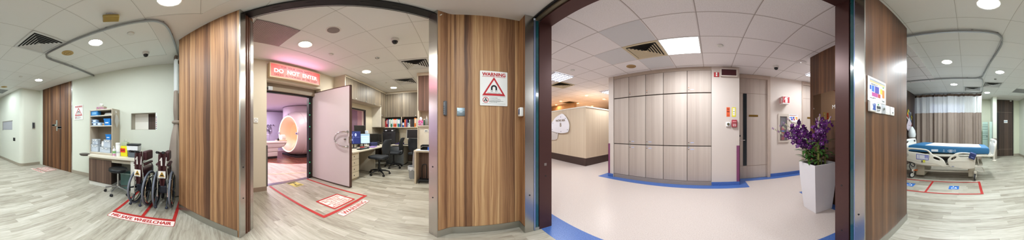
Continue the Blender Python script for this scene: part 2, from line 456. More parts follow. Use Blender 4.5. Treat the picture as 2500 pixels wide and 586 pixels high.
# ------------------------------------------------------------------ lobby: the slanting wall with its opening to the control room
A, B_ = V((.286, -2.361)), V((-.4055, -1.555))
U = (B_-A).normalized(); NB = V((-U.y, U.x)); NB = NB if NB.dot(V((-1, -1))) > 0 else -NB
def dg(t, o): p = B_+U*t+NB*o; return (p.x, p.y)     # along the wall, then back from its face
L_ = (B_-A).length
S(MB().prism([dg(-L_, .0), dg(-.004, 0), dg(-.004, .25), dg(-L_, .25)], 0, ZC, WALNUT).build('wall_southwest'), 'walnut panelled wall beside the folded wheelchairs')
S(MB().prism([dg(-L_, -.006), dg(-.03, -.006), dg(-.03, 0), dg(-L_, 0)], 0, .098, STEEL_KICK).build('baseboard_southwest'))
S(MB().prism([dg(-.012, -.004), dg(.003, -.004), dg(.003, .09), dg(-.012, .09)], 0, ZC-.005, STEEL).build('trim_5'), 'steel jamb of the walnut wall beside the wheelchairs')
S(MB().prism([dg(-.02, .09), dg(-.002, .09), dg(-.002, .118), dg(.006, .118), dg(.006, .132), dg(-.002, .132), dg(-.002, .158), dg(.006, .158), dg(.006, .172), dg(-.002, .172), dg(-.002, .19), dg(-.02, .19)], 0, ZC-.03, BROWN_METAL).build('trim_6'), 'brown grooved door channel in the slanting wall')
S(MB().prism([dg(-.02, .19), dg(.003, .19), dg(.003, .252), dg(-.02, .252)], 0, ZC-.06, STEEL).build('trim_7'), 'inner steel jamb of the slanting wall')
b = MB(); b.prism([dg(0, .062), dg(1.84, .062), dg(1.84, .195), dg(0, .195)], ZC-.03, ZC-.006, P('#050507', .35, 0, .05))
b.prism([dg(0, .172), dg(1.84, .172), dg(1.84, .180), dg(0, .180)], ZC-.034, ZC-.03, ALU)
for t in (.3, .62, 1.1, 1.4): b.prism([dg(t, .10), dg(t+.09, .10), dg(t+.09, .13), dg(t, .13)], ZC-.033, ZC-.03, P('#1c191b', .4))
S(b.build('trim_8'), 'black sliding door track over the control room opening')
# west pillar: walnut, a soft bend, steel end and kick plate
cv = smooth([(-1.609, -.174), (-1.664, -.100), (-1.695, -.055), (-1.708, -.02), (-1.712, .03), (-1.712, .1)], 4, False)
S(MB().prism(cv+[(-1.712, .718), (-1.9, .718), (-1.9, -.2), (-1.695, -.266)], 0, ZC, WALNUT).build('wall_west'), 'walnut panelled wall carrying the large warning sign')
kk = [(x+.006, y+.003) for x, y in cv]
S(MB().prism(kk+[(-1.706, .718), (-1.712, .718)]+cv[::-1], 0, .1, STEEL_KICK).build('baseboard_west'))
def stp(p, q, o0, o1):
    p, q = V(p), V(q); d = (q-p).normalized(); n = V((d.y, -d.x))
    return [tuple(p+n*o0), tuple(q+n*o0), tuple(q+n*o1), tuple(p+n*o1)]
S(MB().prism([(-1.603, -.172), (-1.6095, -.166), (-1.616, -.166), (-1.701, -.262), (-1.694, -.270)], 0, ZC-.005, STEEL).build('trim_9'), 'steel end plate of the walnut pillar')
S(box('wall_west', (-1.9, -1.556, .7185, .815, 0, ZC), WALNUT))
S(box('baseboard_west', (-1.712, -1.555, .712, .7185, 0, .1), STEEL_KICK))
S(box('trim_10', (-1.556, -1.5525, .716, .817, 0, ZC-.005), STEEL), 'steel jamb left of the entrance')
S(box('trim_11', (-1.9, -1.56, .892, 1.055, 0, 2.65), BRONZE), 'dark brown metal jamb left of the entrance')
S(box('trim_12', (1.022, 1.26, .902, 1.067, 0, 2.65), BRONZE), 'dark brown metal jamb right of the entrance')
S(box('trim_13', (-1.9, 1.26, .892, 1.06, 2.65, 2.74), BRONZE), 'dark brown metal header over the entrance')
S(MB().box(-1.56, 1.02, .845, .89, 2.672, 2.72, P('#77705c', .4, .4)).box(-1.56, 1.02, .82, .845, 2.70, 2.722, BLACK).build('trim_14'), 'sliding door rail over the entrance')
S(MB().box(1.0155, 1.75, .7355, .828, 0, ZC, WALNUT_DARK).build('wall_east'), 'dark walnut wall with poster and switches')
S(MB().prism([(1.75, .7355), (1.913, .7355), (1.913, 2.5), (1.75, 2.5)], 0, ZC, WALNUT_DARK).build('wall_east'), 'dark walnut wall behind the white planter')
S(box('baseboard_east', (1.0155, 1.9165, .729, .7355, 0, .1), STEEL_KICK))
S(box('baseboard_east', (1.913, 1.9165, .7355, 2.1, 0, .1), STEEL_KICK))
S(box('trim_15', (1.012, 1.0155, .733, .828, 0, ZC-.005), STEEL), 'steel jamb right of the entrance')
S(box('trim_15', (1.0155, 1.024, .7325, .736, 0, ZC-.005), STEEL))
S(box('wall_east', (1.26, 1.75, .83, 1.06, 0, ZC), PAINT_KOR))
# the two glass leaves of the entrance, slid back into their pockets
for k, (x0, x1, lab) in enumerate(((-1.9, -1.553, 'green glass entrance door slid into the left jamb'), (1.014, 1.25, 'green glass entrance door slid into the right jamb'))):
    d = S(MB().box(x0, x1, .845, .878, .012, 2.66, TEAL).build('door_%d' % (5+k)), lab)
    xe = x1 if k == 0 else x0; sg = 1 if k == 0 else -1
    MB().box(xe-.012*sg, xe+.001*sg, .822, .841, .012, 2.66, P('#8d9cc0', .25, .6)).build('seal', d)
    MB().box(xe-.02*sg, xe+.004*sg, .835, .885, .002, .05, ALU).build('floor_guide', d)
# screws in the jambs
def studs(parent_list):
    for x, y, zz, ax in parent_list:
        S(MB().cyl((x, y, zz), (x+ax[0]*.003, y+ax[1]*.003, zz), .0085, BLACK, n=12).build('trim_16'))
MB().box(-1.5605, -1.556, .955, .985, .845, .875, P('#9a938f', .3, .8)).build('strike_plate', bpy.data.objects['trim_11'])
studs([(-1.5525, .77, .52, (1, 0)), (1.012, .79, .52, (-1, 0)), (-1.56, .975, .72, (1, 0)), (1.022, .985, .75, (-1, 0)), (1.022, .985, .25, (-1, 0))])
for t, zz in ((.05, .87), (.05, .52)):
    p = dg(.003, t); S(MB().cyl((p[0], p[1], zz), (p[0]+U.x*.003, p[1]+U.y*.003, zz), .008, BLACK, n=12).build('trim_16'))
e = V((-1.655, -.220))
for zz in (.87, .52): S(MB().cyl((e.x, e.y, zz), (e.x+.006, e.y-.006, zz), .008, BLACK, n=12).build('trim_16'))

# ------------------------------------------------------------------ ward walls
def wall_holes(name, axis, c0, c1, a0, a1, z1, holes, m, label=None, zb=0):
    """wall slab between c0 and c1 on one axis, running a0..a1 on the other, with rectangular openings (a, b, z, z)"""
    b = MB(); cuts = sorted({a0, a1, *[h[0] for h in holes], *[h[1] for h in holes]})
    for p, q in zip(cuts, cuts[1:]):
        hs = sorted([h for h in holes if h[0] <= p+1e-6 and h[1] >= q-1e-6], key=lambda h: h[2])
        zz = zb
        for h in hs+[(0, 0, z1, z1)]:
            if h[2] > zz+1e-4:
                b.box(*((p, q, c0, c1) if axis == 'y' else (c0, c1, p, q)), zz, h[2], m)
            zz = h[3]
    return S(b.build(name), label)
wall_holes('wall_south', 'y', -3.55, -3.35, .29, 4.92, ZC, [(.905, 1.475, 1.26, 1.63), (3.30, 4.76, 0, 2.72)], PAINT_WARD, 'pale green-white ward wall behind the desk')
S(box('baseboard_south', (.29, 3.30, -3.35, -3.337, 0, .095), P('#a59c8b', .5, 0, .12, 20)))
S(box('wall_west', (.09, .29, -3.55, -2.5, 0, ZC), PAINT_WARD))
# rounded wall corner beyond the sliding door
rc = [(5.07-.15*cos(a), -2.70+.15*sin(a)) for a in [i*pi/2/8 for i in range(9)]]
S(MB().prism([(4.92, -3.55)]+rc+[(7.7, -2.55), (7.7, -3.55)], 0, ZC, PAINT_WARD).build('wall_south'), 'pale wall with a rounded corner beyond the walnut sliding door')
rb = [(5.07-.16*cos(a), -2.70+.16*sin(a)) for a in [i*pi/2/8 for i in range(9)]]
S(MB().prism([(4.91, -3.33)]+rb+[(7.64, -2.54), (7.64, -2.55)]+rc[::-1]+[(4.92, -3.33)], 0, .095, P('#a59c8b', .5, 0, .12, 20)).build('baseboard_south'))
wall_holes('wall_east', 'x', 7.65, 7.8, -2.55, 2.15, ZC, [(.1, 1.75, 1.25, 2.5)], P('#d9dcc6', .6, 0, .03, 2), 'pale green end wall of the ward')
S(box('baseboard_east', (7.637, 7.65, -2.55, -2.2, 0, .095), P('#a59c8b', .5, 0, .12, 20)))
S(box('wall_partition', (6.95, 7.65, -1.30, -1.13, 0, ZC), P('#dcdfd0', .6, 0, .03, 2)), 'narrow white partition wall left of the dark wooden ward door')
S(box('trim_17', (6.935, 7.0, -1.305, -1.125, 0, .9), P('#9a9184', .5)), 'taupe corner guard of the partition wall')
S(box('wall_north', (1.913, 7.7, 2.10, 2.25, 0, ZC), WENGE), 'dark wood bed head wall of the ward')
# sliding walnut door with a stepped steel grip
d = S(MB().plate([(3.31, .005), (4.73, .005), (4.73, 2.715), (3.31, 2.715)], [[(3.85, 1.365), (4.15, 1.365), (4.15, 1.50), (4.06, 1.50), (4.06, 1.55), (3.98, 1.55), (3.98, 1.44), (3.85, 1.44)]][:0], -.001, .045, DOORWOOD)
      .build('door_1', None, (0, -3.39, 0)), 'walnut sliding door with a stepped steel grip')
def grip(pts, y):
    b = MB(); b.plate(pts, [], -.004, .004, CHROME)
    return b
grip([(3.93, 1.57), (4.00, 1.57), (4.00, 1.44), (4.20, 1.44), (4.20, 1.385), (3.93, 1.385)], 0).build('handle', d, (0, .048, 0))
grip([(3.93, 1.365), (3.75, 1.365), (3.75, 1.30), (3.93, 1.30), (3.93, 1.23), (3.985, 1.23), (3.985, 1.365)], 0).build('handle', d, (0, .048, 0))
MB().box(4.06, 4.20, .0, .006, 1.39, 1.435, P('#e6e6e2', .4)).box(3.75, 3.92, 0, .006, 1.31, 1.36, P('#6f7680', .3, .6)).build('grip_recess', d, (0, .046, 0))
S(MB().box(4.75, 4.915, -3.43, -3.36, 0, ZC-.01, P('#4c4640', .12, .9)).build('trim_18'), 'mirror-dark steel jamb of the walnut sliding door')
S(box('trim_18', (3.285, 3.31, -3.41, -3.345, 0, ZC-.01), CHROME), 'thin steel edge right of the walnut sliding door')
# far door of the ward
d = S(box('door_2', (7.615, 7.66, -2.19, -1.35, 0.005, 2.715), WENGE), 'tall dark wooden door at the far end of the ward')
S(MB().box(7.60, 7.66, -2.24, -2.19, 0, 2.72, P('#241c18', .5)).box(7.60, 7.66, -1.35, -1.30, 0, 2.72, P('#241c18', .5)).box(7.60, 7.66, -2.24, -1.30, 2.705, 2.722, P('#241c18', .5)).build('trim_19'))
MB().box(7.600, 7.616, -1.51, -1.43, .33, 2.10, P('#1a1a1e', .35)).build('vision_strip', d)
MB().box(7.612, 7.616, -2.19, -1.35, 2.11, 2.118, P('#9a8a78', .4)).box(7.612, 7.616, -2.19, -1.35, .33, .338, P('#9a8a78', .4)).build('joint_line', d)
MB().box(7.605, 7.616, -1.95, -1.77, 1.60, 1.74, PAPER).build('name_plate', d)
MB().box(7.603, 7.606, -1.94, -1.78, 1.655, 1.69, P('#9fb6cf', .5)).build('plate_stripe', d)
MB().box(7.59, 7.616, -2.15, -2.06, 2.66, 2.70, WHITE).build('door_contact', d)
# bright blind behind the curtain's mesh
wn = S(MB().box(7.655, 7.70, .1, 1.75, 1.25, 2.5, P('#c9d6f2', .5, 0, .03, 2, .9)).build('window_1'), 'bright window with blinds behind the bed curtain')
b = MB()
for k in range(24): b.box(7.62, 7.65, .12, 1.73, 1.27+k*.051, 1.275+k*.051, P('#d9dde6', .5))
b.build('blind', wn)

# ------------------------------------------------------------------ control room walls
S(MB().prism([dg(-.5, .26), (-.40, -2.2), (-.40, -3.0), (-.25, -3.0), (-.12, -2.3)], 0, ZC, PAINT_CTRL).build('wall_east'))
wall_holes('wall_south', 'y', -3.25, -2.95, -6.2, -.30, ZC, [(-2.74, -1.308, 0, 2.285), (-4.79, -3.35, .98, 1.945)], PAINT_CTRL, 'beige wall around the scan room door and the control window')
S(box('baseboard_south', (-1.308, -.4, -2.95, -2.94, 0, .095), P('#96806e', .5, 0, .12, 20)))
S(MB().box(-1.325, -1.300, -2.97, -2.935, .095, .95, P('#5b5552', .5)).build('trim_20'), 'dark corner guard at the scan room door')
S(box('wall_west', (-6.2, -6.05, -3.0, .45, 0, ZC), PAINT_CTRL), 'beige rear wall of the control room')
S(box('wall_north', (-6.2, -1.9, .30, .89, 0, ZC), PAINT_CTRL))
# shielded door: frame, seal with green lamps, white leaf swung open
fr = S(MB().box(-2.74, -1.308, -3.25, -3.13, 2.12, 2.285, P('#8d7d6a', .5)).box(-2.74, -1.308, -3.27, -3.20, 2.085, 2.122, BLACK).box(-2.74, -2.63, -3.27, -3.215, 0, 2.13, P('#4d3b33', .4, .3))
       .box(-2.66, -2.58, -3.30, -3.212, 0, 2.12, BLACK).build('trim_21'), 'dark door frame of the scan room with green lamps')
for zz in (1.94, 1.64, 1.34, 1.03, .73, .43, .14):
    MB().ball((-2.605, -3.212, zz), .012, glow('#2fd07f', 1.6), n=10).build('indicator_lamp', fr)
MB().box(-1.50, -1.40, -3.14, -3.07, 2.11, 2.19, ALU).cyl((-1.36, -3.09, 2.15), (-1.40, -3.09, 2.15), .02, BLACK).build('door_closer', fr)
S(MB().box(-2.57, -1.31, -3.33, -3.20, 0, .006, P('#8c8494', .3, .7)).build('trim_22'), 'metal threshold of the scan room door')
d = S(MB().box(-2.752, -2.70, -3.26, -2.02, .025, 2.205, P('#d9ced1', .45, 0, .03, 2)).build('door_3'), 'wide white shielded door of the scan room standing open')
b = MB()
for bx_ in ((-2.758, -2.698, -2.035, -2.012, .02, 2.215), (-2.758, -2.698, -3.265, -2.012, 2.198, 2.216), (-2.758, -2.698, -3.265, -2.012, .012, .03), (-2.758, -2.698, -3.275, -3.245, .012, 2.216)):
    b.box(*bx_, P('#5a3f38', .4, .2))
b.build('edge_frame', d)
hp = [(-2.70, -2.08, 1.215), (-2.645, -2.08, 1.218), (-2.635, -2.14, 1.22), (-2.635, -2.27, 1.20), (-2.635, -2.36, 1.14), (-2.635, -2.395, 1.06), (-2.635, -2.36, .98), (-2.635, -2.27, .925), (-2.635, -2.14, .905), (-2.645, -2.08, .907), (-2.70, -2.08, .91)]
b = MB(); b.sweep(smooth(hp, 4, False), .016, CHROME, 10)
for zz in (1.216, .908): b.cyl((-2.70, -2.08, zz), (-2.692, -2.08, zz), .03, CHROME)
b.build('handle', d)
MB().cyl((-2.70, -2.145, 1.06), (-2.688, -2.145, 1.06), .028, CHROME).cyl((-2.688, -2.145, 1.06), (-2.665, -2.145, 1.06), .014, P('#8b8175', .3, 1)).build('lock', d)
MB().box(-2.725, -2.66, -2.02, -2.006, .98, 1.12, P('#8b8175', .3, 1)).cyl((-2.7, -2.02, 1.05), (-2.7, -2.0, 1.05), .012, CHROME).build('latch', d)
# control window
w = S(MB().box(-4.83, -4.765, -2.975, -2.93, .98, 1.945, P('#2a2426', .4)).box(-4.83, -3.35, -2.975, -2.93, 1.905, 1.95, P('#2a2426', .4)).box(-4.83, -3.35, -2.975, -2.93, .94, .98, P('#2a2426', .4)).box(-3.39, -3.33, -2.975, -2.93, .98, 1.945, P('#2a2426', .4)).build('window_2'), 'dark framed window from the control room into the scan room')
MB().box(-4.77, -3.39, -3.06, -3.05, .98, 1.91, glassy('control_window_glass', '#e3cfd8', .12)).build('pane', w)

# ------------------------------------------------------------------ scan room shell
S(box('wall_south', (-7.6, -.3, -9.2, -9.05, 0, 2.5), PAINT_MRI), 'lilac rear wall of the scan room')
S(box('wall_west', (-7.6, -7.45, -9.2, -3.25, 0, 2.5), PAINT_MRI))
S(box('wall_east', (-.45, -.3, -9.2, -3.25, 0, 2.5), PAINT_MRI))
S(box('trim_23', (-7.45, -.45, -9.05, -9.0, 2.40, 2.425), P('#51474f', .6)), 'dark line below the scan room ceiling')

# ------------------------------------------------------------------ corridor walls
S(box('wall_north', (-2.545, -2.395, 3.52, 9.5, 0, ZK), PAINT_KOR), 'end of the wall left of the lockers')
S(box('wall_north', (-2.395, .63, 3.95, 4.3, 0, ZK), PAINT_KOR))
S(box('wall_north', (.0185, .63, 3.54, 3.95, 0, ZK), PAINT_KOR), 'beige column between the lockers and the office door')
S(box('trim_24', (-2.395, .0185, 3.545, 3.95, 2.622, ZK), P('#b5a596', .55)), 'beige filler above the lockers')
wall_holes('wall_north', 'y', 3.98, 4.15, .63, 4.6, ZK, [(.66, 1.455, 0, 2.64), (1.765, 2.03, .955, 1.665), (2.50, 3.40, 0, 2.64)], PAINT_KOR, 'beige corridor wall with the extinguisher cabinet')
S(box('baseboard_north', (.0185, .63, 3.527, 3.54, 0, .085), BLUE_VINYL)); S(box('baseboard_north', (1.53, 2.45, 3.967, 3.98, 0, .085), BLUE_VINYL))
S(box('baseboard_north', (.63, .643, 3.54, 3.95, 0, .085), BLUE_VINYL)); S(box('baseboard_north', (-2.56, -2.4, 3.507, 3.52, 0, .085), BLUE_VINYL))
PURPLE = P('#7d3f66', .5)
S(MB().box(.567, .64, 3.532, 3.54, .085, .912, PURPLE).box(.63, .638, 3.532, 3.60, .085, .912, PURPLE).build('trim_25'), 'purple corner guard on the beige column')
S(MB().box(-2.553, -2.50, 3.512, 3.52, .085, .90, PURPLE).box(-2.553, -2.545, 3.512, 3.60, .085, .90, PURPLE).build('trim_26'), 'purple corner guard left of the lockers')
def office_door(name, x0, x1, label, plate, strip=.13, lever=.045):
    d = S(MB().box(x0, x1, 4.0, 4.045, .012, 2.60, ASH).build(name, None), label)
    b = MB()
    for bx_ in ((x0-.03, x0, 3.955, 4.06, 0, 2.60), (x1, x1+.075, 3.955, 4.06, 0, 2.60), (x0-.03, x1+.075, 3.955, 4.06, 2.60, 2.70)): b.box(*bx_, P('#b9a89b', .5))
    b.build('frame', d)
    MB().box(x0, x1, 3.997, 4.0, 2.19, 2.198, P('#8f7d70', .5)).box(x0, x1, 3.997, 4.0, .340, .348, P('#8f7d70', .5)).build('joint_line', d)
    MB().box(x0+strip, x0+strip+.095, 3.994, 4.0, .348, 2.185, P('#1d262b', .2)).build('vision_strip', d)
    xl = x0+lever; MB().cyl((xl, 4.0, 1.005), (xl, 3.94, 1.005), .011, CHROME).sweep([(xl, 3.945, 1.005), (xl+.045, 3.94, 1.005), (xl+.125, 3.94, 1.003)], .010, CHROME).cyl((xl, 4.0, 1.11), (xl, 3.975, 1.11), .022, P('#333333', .4, .5)).build('lever_handle', d)
    MB().box(*plate, 3.992, 4.0, 1.595, 1.642, P('#8a6a2c', .35, .7)).build('name_plate', d)
    return d
office_door('door_4', .675, 1.443, 'pale wooden office door with a brass name plate and black vision strip', (.955, 1.195))
office_door('door_7', 2.52, 3.38, 'second pale wooden door, beyond the planter', (2.69, 2.93), .66, .68)
# beige box of the waiting area with its dark skirting and white capping
S(MB().box(-9.6, -3.87, 4.02, 9.5, .27, 2.045, BEIGE_PANEL).build('wall_waiting'), 'beige panelled waiting area wall with the white sign')
S(box('baseboard_waiting', (-9.6, -3.868, 4.015, 9.5, 0, .275), BROWN_VINYL), 'dark brown skirting of the waiting area wall')
S(box('trim_27', (-9.6, -3.85, 4.0, 9.5, 2.045, 2.09), P('#e6dfd2', .5)), 'white capping of the waiting area wall')
S(box('wall_north', (-9.6, -2.5, 9.5, 9.65, 0, ZK), P('#b5885f', .6, 0, .05, 2)))
S(box('wall_west', (-9.75, -9.6, .9, 9.6, 0, ZK), P('#b5885f', .6, 0, .05, 2)))
S(box('wall_south', (-9.6, -1.9, .90, 1.05, 0, ZK), PAINT_KOR))
S(box('wall_east', (4.6, 4.75, 2.1, 4.3, 0, ZK), PAINT_KOR)); S(box('wall_south', (1.913, 4.6, 2.25, 2.45, 0, ZK), PAINT_KOR))
S(box('trim_28', (-9.3, -6.2, 5.6, 5.75, 2.30, ZK), P('#a98860', .6))); S(box('trim_28', (-3.95, -2.56, 8.2, 8.4, 2.38, ZK), P('#b9935f', .6)))
# ------------------------------------------------------------------ signs used in several places
def warning_sign(label, loc, rz, w, h, fine=True):
    t = thing('warning_sign', label, 'sign', loc, rz)
    MB().plate(rrect(-w/2, w/2, 0, h, .008), [], -.006, 0, PAPER).build('panel', t, (0, -.004, 0))
    y = -.0115
    Z = lambda f: h*(1-f); X = lambda f: w*(f-.5)
    txt('WARNING', .84*w, .10*h, 0, Z(.15), RED, t, 'heading', y, .03)
    MB().box(-.42*w, .42*w, y, y+.001, Z(.176), Z(.166), RED).build('heading_line', t)
    def tri(k): return [(X(.5), Z(.455-.275*k)), (X(.5-.42*k), Z(.455+.265*k)), (X(.5+.42*k), Z(.455+.265*k))]
    b = MB(); b.plate(smooth([tuple(p) for p in tri(1.0)], 1), [[(p[0], p[1]-.012*h) for p in tri(.74)]], -.0004, .0004, RED); b.build('warning_triangle', t, (0, y, 0))
    r0, r1 = .112*w, .052*w; cz = Z(.50)
    arc = [(r0*cos(a), cz+r0*sin(a)) for a in [pi*i/12 for i in range(13)]]
    arc2 = [(r1*cos(a), cz+r1*sin(a)) for a in [pi-pi*i/12 for i in range(13)]]
    lg = .105*h
    b = MB(); b.plate(arc+[(-r0, cz-lg*.55), (-r1, cz-lg*.55)]+arc2+[(r1, cz-lg*.55), (r0, cz-lg*.55)], [], -.0004, .0004, BLACK)
    b.build('magnet', t, (0, y, 0))
    b = MB()
    for s in (-1, 1):
        b = MB(); b.plate([(s*r0, cz-lg*.55), (s*r1, cz-lg*.55), (s*r1*.9, cz-lg), (s*r0*1.02, cz-lg)], [[(s*(r0-.012*w), cz-lg*.60), (s*(r1+.012*w), cz-lg*.60), (s*(r1+.010*w), cz-lg*.95), (s*(r0-.010*w), cz-lg*.95)]], -.0004, .0004, P('#6a6a6a', .5))
        b.build('magnet_tip', t, (0, y, 0))
    if fine:
        txt('STRONG MAGNETIC FIELD', .47*w, .017*h, 0, Z(.655), BLACK, t, 'caption', y, .02)
        b = MB()
        for f in (.745, .95): b.box(-.42*w, .42*w, y, y+.001, Z(f), Z(f-.005), P('#5a5a5a', .5))
        b.build('divider_line', t)
        for k, sx in enumerate(('NO PACEMAKERS', 'NO METALLIC IMPLANTS', 'NO NEUROSTIMULATORS')):
            vs, fs = text_bm(sx, w*(.30, .40, .42)[k], .019*h, .02)
            x0 = X(.33)+w*(.30, .40, .42)[k]/2
            MB().add([(x0+a, y, Z(.79+.032*k)+c) for a, c in vs], fs, BLACK).build('lettering', t)
        b = MB()
        for k, f in enumerate((.875, .893, .911)):
            xx = .33
            for q in range(9 - k*2):
                ww = .035+.03*((q*7+k*3) % 5)/5; b.box(X(xx), X(min(.92, xx+ww)), y, y+.0008, Z(f), Z(f-.008), P('#555555', .5)); xx += ww+.012
                if xx > .9: break
        b.build('fine_print', t)
    c = (X(.20), Z(.845)); rr = .105*w
    b = MB(); b.plate(ring(c, rr), [ring(c, rr*.80)], -.0004, .0004, RED)
    b.build('prohibition_ring', t, (0, y, 0))
    b = MB(); b.plate(ring((c[0], c[1]+rr*.38), rr*.24, 16), [], -.0002, .0002, BLACK)
    b.plate(smooth([(c[0]-rr*.52, c[1]-rr*.45), (c[0]-rr*.40, c[1]+.02*rr), (c[0], c[1]+rr*.14), (c[0]+rr*.40, c[1]+.02*rr), (c[0]+rr*.52, c[1]-rr*.45)], 3), [], -.0002, .0002, BLACK)
    b.box(c[0]-.2*rr, c[0]+.12*rr, -.0006, -.0004, c[1]-.42*rr, c[1]-.12*rr, PAPER); b.build('person_symbol', t, (0, y-.0001, 0))
    return t
warning_sign('large white magnet warning sign on the walnut wall beside the switch plate', (-1.712, .419, 1.516), W_, .304, .397)
warning_sign('white magnet warning sign on the pale wall between sliding door and desk', (3.033, -3.35, 1.54), S_, .322, .41)

def floor_label(name, label, loc, rz, w, d, words, lh, lw, border=.008, cat='floor marking'):
    """label stuck to the floor, reading towards local -y"""
    t = thing(name, label, cat, loc, rz)
    b = MB(); b.plate(rrect(-w/2, w/2, -d/2, d/2, .02), [], -.0005, .0005, P('#efe3dc', .5, 0, .04)); b.bm.verts.ensure_lookup_table(); b.build('backing', t, (0, 0, .003)).rotation_euler = (0, 0, 0)
    return t
_zk = [0]
def mat_flat(t, name, outer, holes, z, m):
    if name == 'line': _zk[0] = (_zk[0]+1) % 6; z += _zk[0]*.00015
    b = MB(); b.plate(outer, holes, -.0004, .0004, m, 'xy'); return b.build(name, t, (0, 0, z))

# red bay for the wheelchairs: frame, divider and the name label
t = thing('parking_bay_marking', 'red floor frame of two bays under the wheelchairs with white label', 'floor marking', (.72, -1.9, 0), S_)
def lc(X, Y): return (-(X-.72), -(Y+1.9))
def bar(x0, x1, y0, y1): a, b_ = lc(x0, y0), lc(x1, y1); return [(a[0], a[1]), (b_[0], a[1]), (b_[0], b_[1]), (a[0], b_[1])]
for q in (bar(1.115, 1.16, -1.985, -3.2), bar(.285, .33, -1.985, -3.2), bar(.70, .745, -2.02, -3.2), bar(.285, 1.16, -1.975, -2.02)):
    mat_flat(t, 'line', q, [], .0025, FLOORRED)
lb = mat_flat(t, 'name_label', rrect(-.44, .44, -.072, .072, .02), [], .0025, P('#efdcd6', .5, 0, .04)); lb.location = (0, -.002, .0025)
lb.location.y = -(-1.903+1.9)
mat_flat(lb, 'label_border', rrect(-.44, .44, -.072, .072, .02), [rrect(-.432, .432, -.064, .064, .015)], .0008, FLOORRED)
txt('MRI SAFE WHEELCHAIR', .79, .076, 0, -.038, FLOORRED, lb, 'lettering', .0012, .03, True)

def zone_plaque(par, w, d, words, lh, z=.0025, border=.035):
    o = mat_flat(par, 'notice_plate', rrect(-w/2, w/2, -d/2, d/2, .025), [], z, P('#eadcd2', .5, 0, .04))
    mat_flat(o, 'notice_border', rrect(-w/2, w/2, -d/2, d/2, .025), [rrect(-w/2+border, w/2-border, -d/2+border, d/2-border, .015)], .0008, FLOORRED)
    n = len(words)
    for k, wd in enumerate(words):
        W = min(w-2*border-.02, len(wd)*lh*.86)
        txt(wd, W, lh, 0, d/2-border-.02-(k+1)*((d-2*border-.03)/n)+.006, FLOORRED, o, 'lettering', .0012, .02, True)
    return o
WORDS = ('NO WHEELCHAIR', 'BED, TROLLEY', 'OR OTHER', 'METALLIC OBJECTS', 'ARE ALLOWED', 'BEYOND THIS POINT')
t = thing('restricted_zone_marking', 'large red floor frame with notice before the scan room door', 'floor marking', (-1.98, -1.5, 0), S_)
def bar2(x0, x1, y0, y1):
    a, b_ = (-(x0+1.98), -(y0+1.5)), (-(x1+1.98), -(y1+1.5)); return [(a[0], a[1]), (b_[0], a[1]), (b_[0], b_[1]), (a[0], b_[1])]
for q in ([(.47, 0.0), (.53, 0.0), (.645, 1.64), (.60, 1.64)][0:0] or bar2(-1.50, -1.45, -1.5, -3.16), bar2(-2.53, -2.48, -1.5, -3.2), bar2(-2.53, -1.45, -1.5, -1.555)): mat_flat(t, 'line', [(x, y) for x, y in q], [], .0025, FLOORRED)
zp = zone_plaque(t, .53, .425, WORDS, .036); zp.location = (.035, .30, .0025)
zw = mat_flat(t, 'warning_plate', rrect(-.34, .34, -.064, .064, .02), [], .0025, P('#eee0d8', .5, 0, .04)); zw.location = (.02, -.093, .0025)
mat_flat(zw, 'warning_border', rrect(-.34, .34, -.064, .064, .02), [rrect(-.334, .334, -.058, .058, .015)], .0008, FLOORRED)
txt('WARNING', .56, .085, 0, -.043, FLOORRED, zw, 'lettering', .0012, .02, True)
t = thing('floor_sticker', 'yellow and black caution sticker on the floor at the scan room threshold', 'sticker', (-2.03, -3.02, 0), S_+.12)
mat_flat(t, 'backing', rrect(-.12, .12, -.17, .17, .01), [], .0025, P('#cdbf63', .5))
mat_flat(t, 'heading_bar', [(-.11, .085), (.11, .085), (.11, .155), (-.11, .155)], [], .0034, P('#4a452a', .5))
mat_flat(t, 'running_figure', [(-.015, .05), (.01, .06), (.02, .03), (.008, .0), (.022, -.045), (.008, -.05), (-.006, -.01), (-.026, -.04), (-.034, -.03), (-.01, .01)], [], .0034, BLACK)
for k in range(3): mat_flat(t, 'text_line', [(-.09, -.09-.028*k), (.09, -.09-.028*k), (.09, -.075-.028*k), (-.09, -.075-.028*k)], [], .0034, P('#4a452a', .5))
# small copy of the notice before the sliding door
t = thing('floor_notice', 'small red bordered notice on the floor before the walnut sliding door', 'floor marking', (4.13, -3.03, 0), S_)
zp = zone_plaque(t, .54, .42, WORDS, .036, border=.022); zp.location = (0, .02, .0025)
zw = mat_flat(t, 'warning_plate', rrect(-.34, .34, -.058, .058, .02), [], .0025, P('#eee0d8', .5, 0, .04)); zw.location = (0, -.31, .0025)
txt('WARNING', .56, .08, 0, -.04, FLOORRED, zw, 'lettering', .0012, .02, True)
# bays for patients' wheelchairs in the ward
t = thing('parking_bay_marking', 'red floor frame with blue wheelchair tiles in front of the bed', 'floor marking', (3.0, .5, 0), 0)
for q in ([(0, -.815), (.82, -.815), (.82, -.762), (0, -.762)], [(0, -.815), (.042, -.815), (.042, 1.55), (0, 1.55)], [(.745, -.815), (.79, -.815), (.79, 1.55), (.745, 1.55)], [(0, .265), (.79, .265), (.79, .31), (0, .31)]):
    mat_flat(t, 'line', q, [], .0025, FLOORRED)
def wheel_icon(par, y):
    o = mat_flat(par, 'wheelchair_tile', rrect(-.105, .105, -.105, .105, .006), [], .0025, P('#2a6fc4', .45)); o.location = (.385, y, .0025)
    o.rotation_euler = (0, 0, -pi/2)
    b = MB(); c = (-.005, -.03)
    b.plate(ring(c, .052, 24), [ring(c, .040, 24)], -.0003, .0003, PAPER, 'xy'); b.plate(ring((-.018, .075), .014, 14), [], -.0003, .0003, PAPER, 'xy')
    b.plate([(-.026, .055), (-.010, .055), (-.008, .01), (.032, .01), (.052, -.06), (.068, -.055), (.045, .024), (-.006, .026), (-.022, .0)], [], -.0003, .0003, PAPER, 'xy')
    b.build('wheelchair_symbol', o, (0, 0, .001))
wheel_icon(t, -.235); wheel_icon(t, .73)

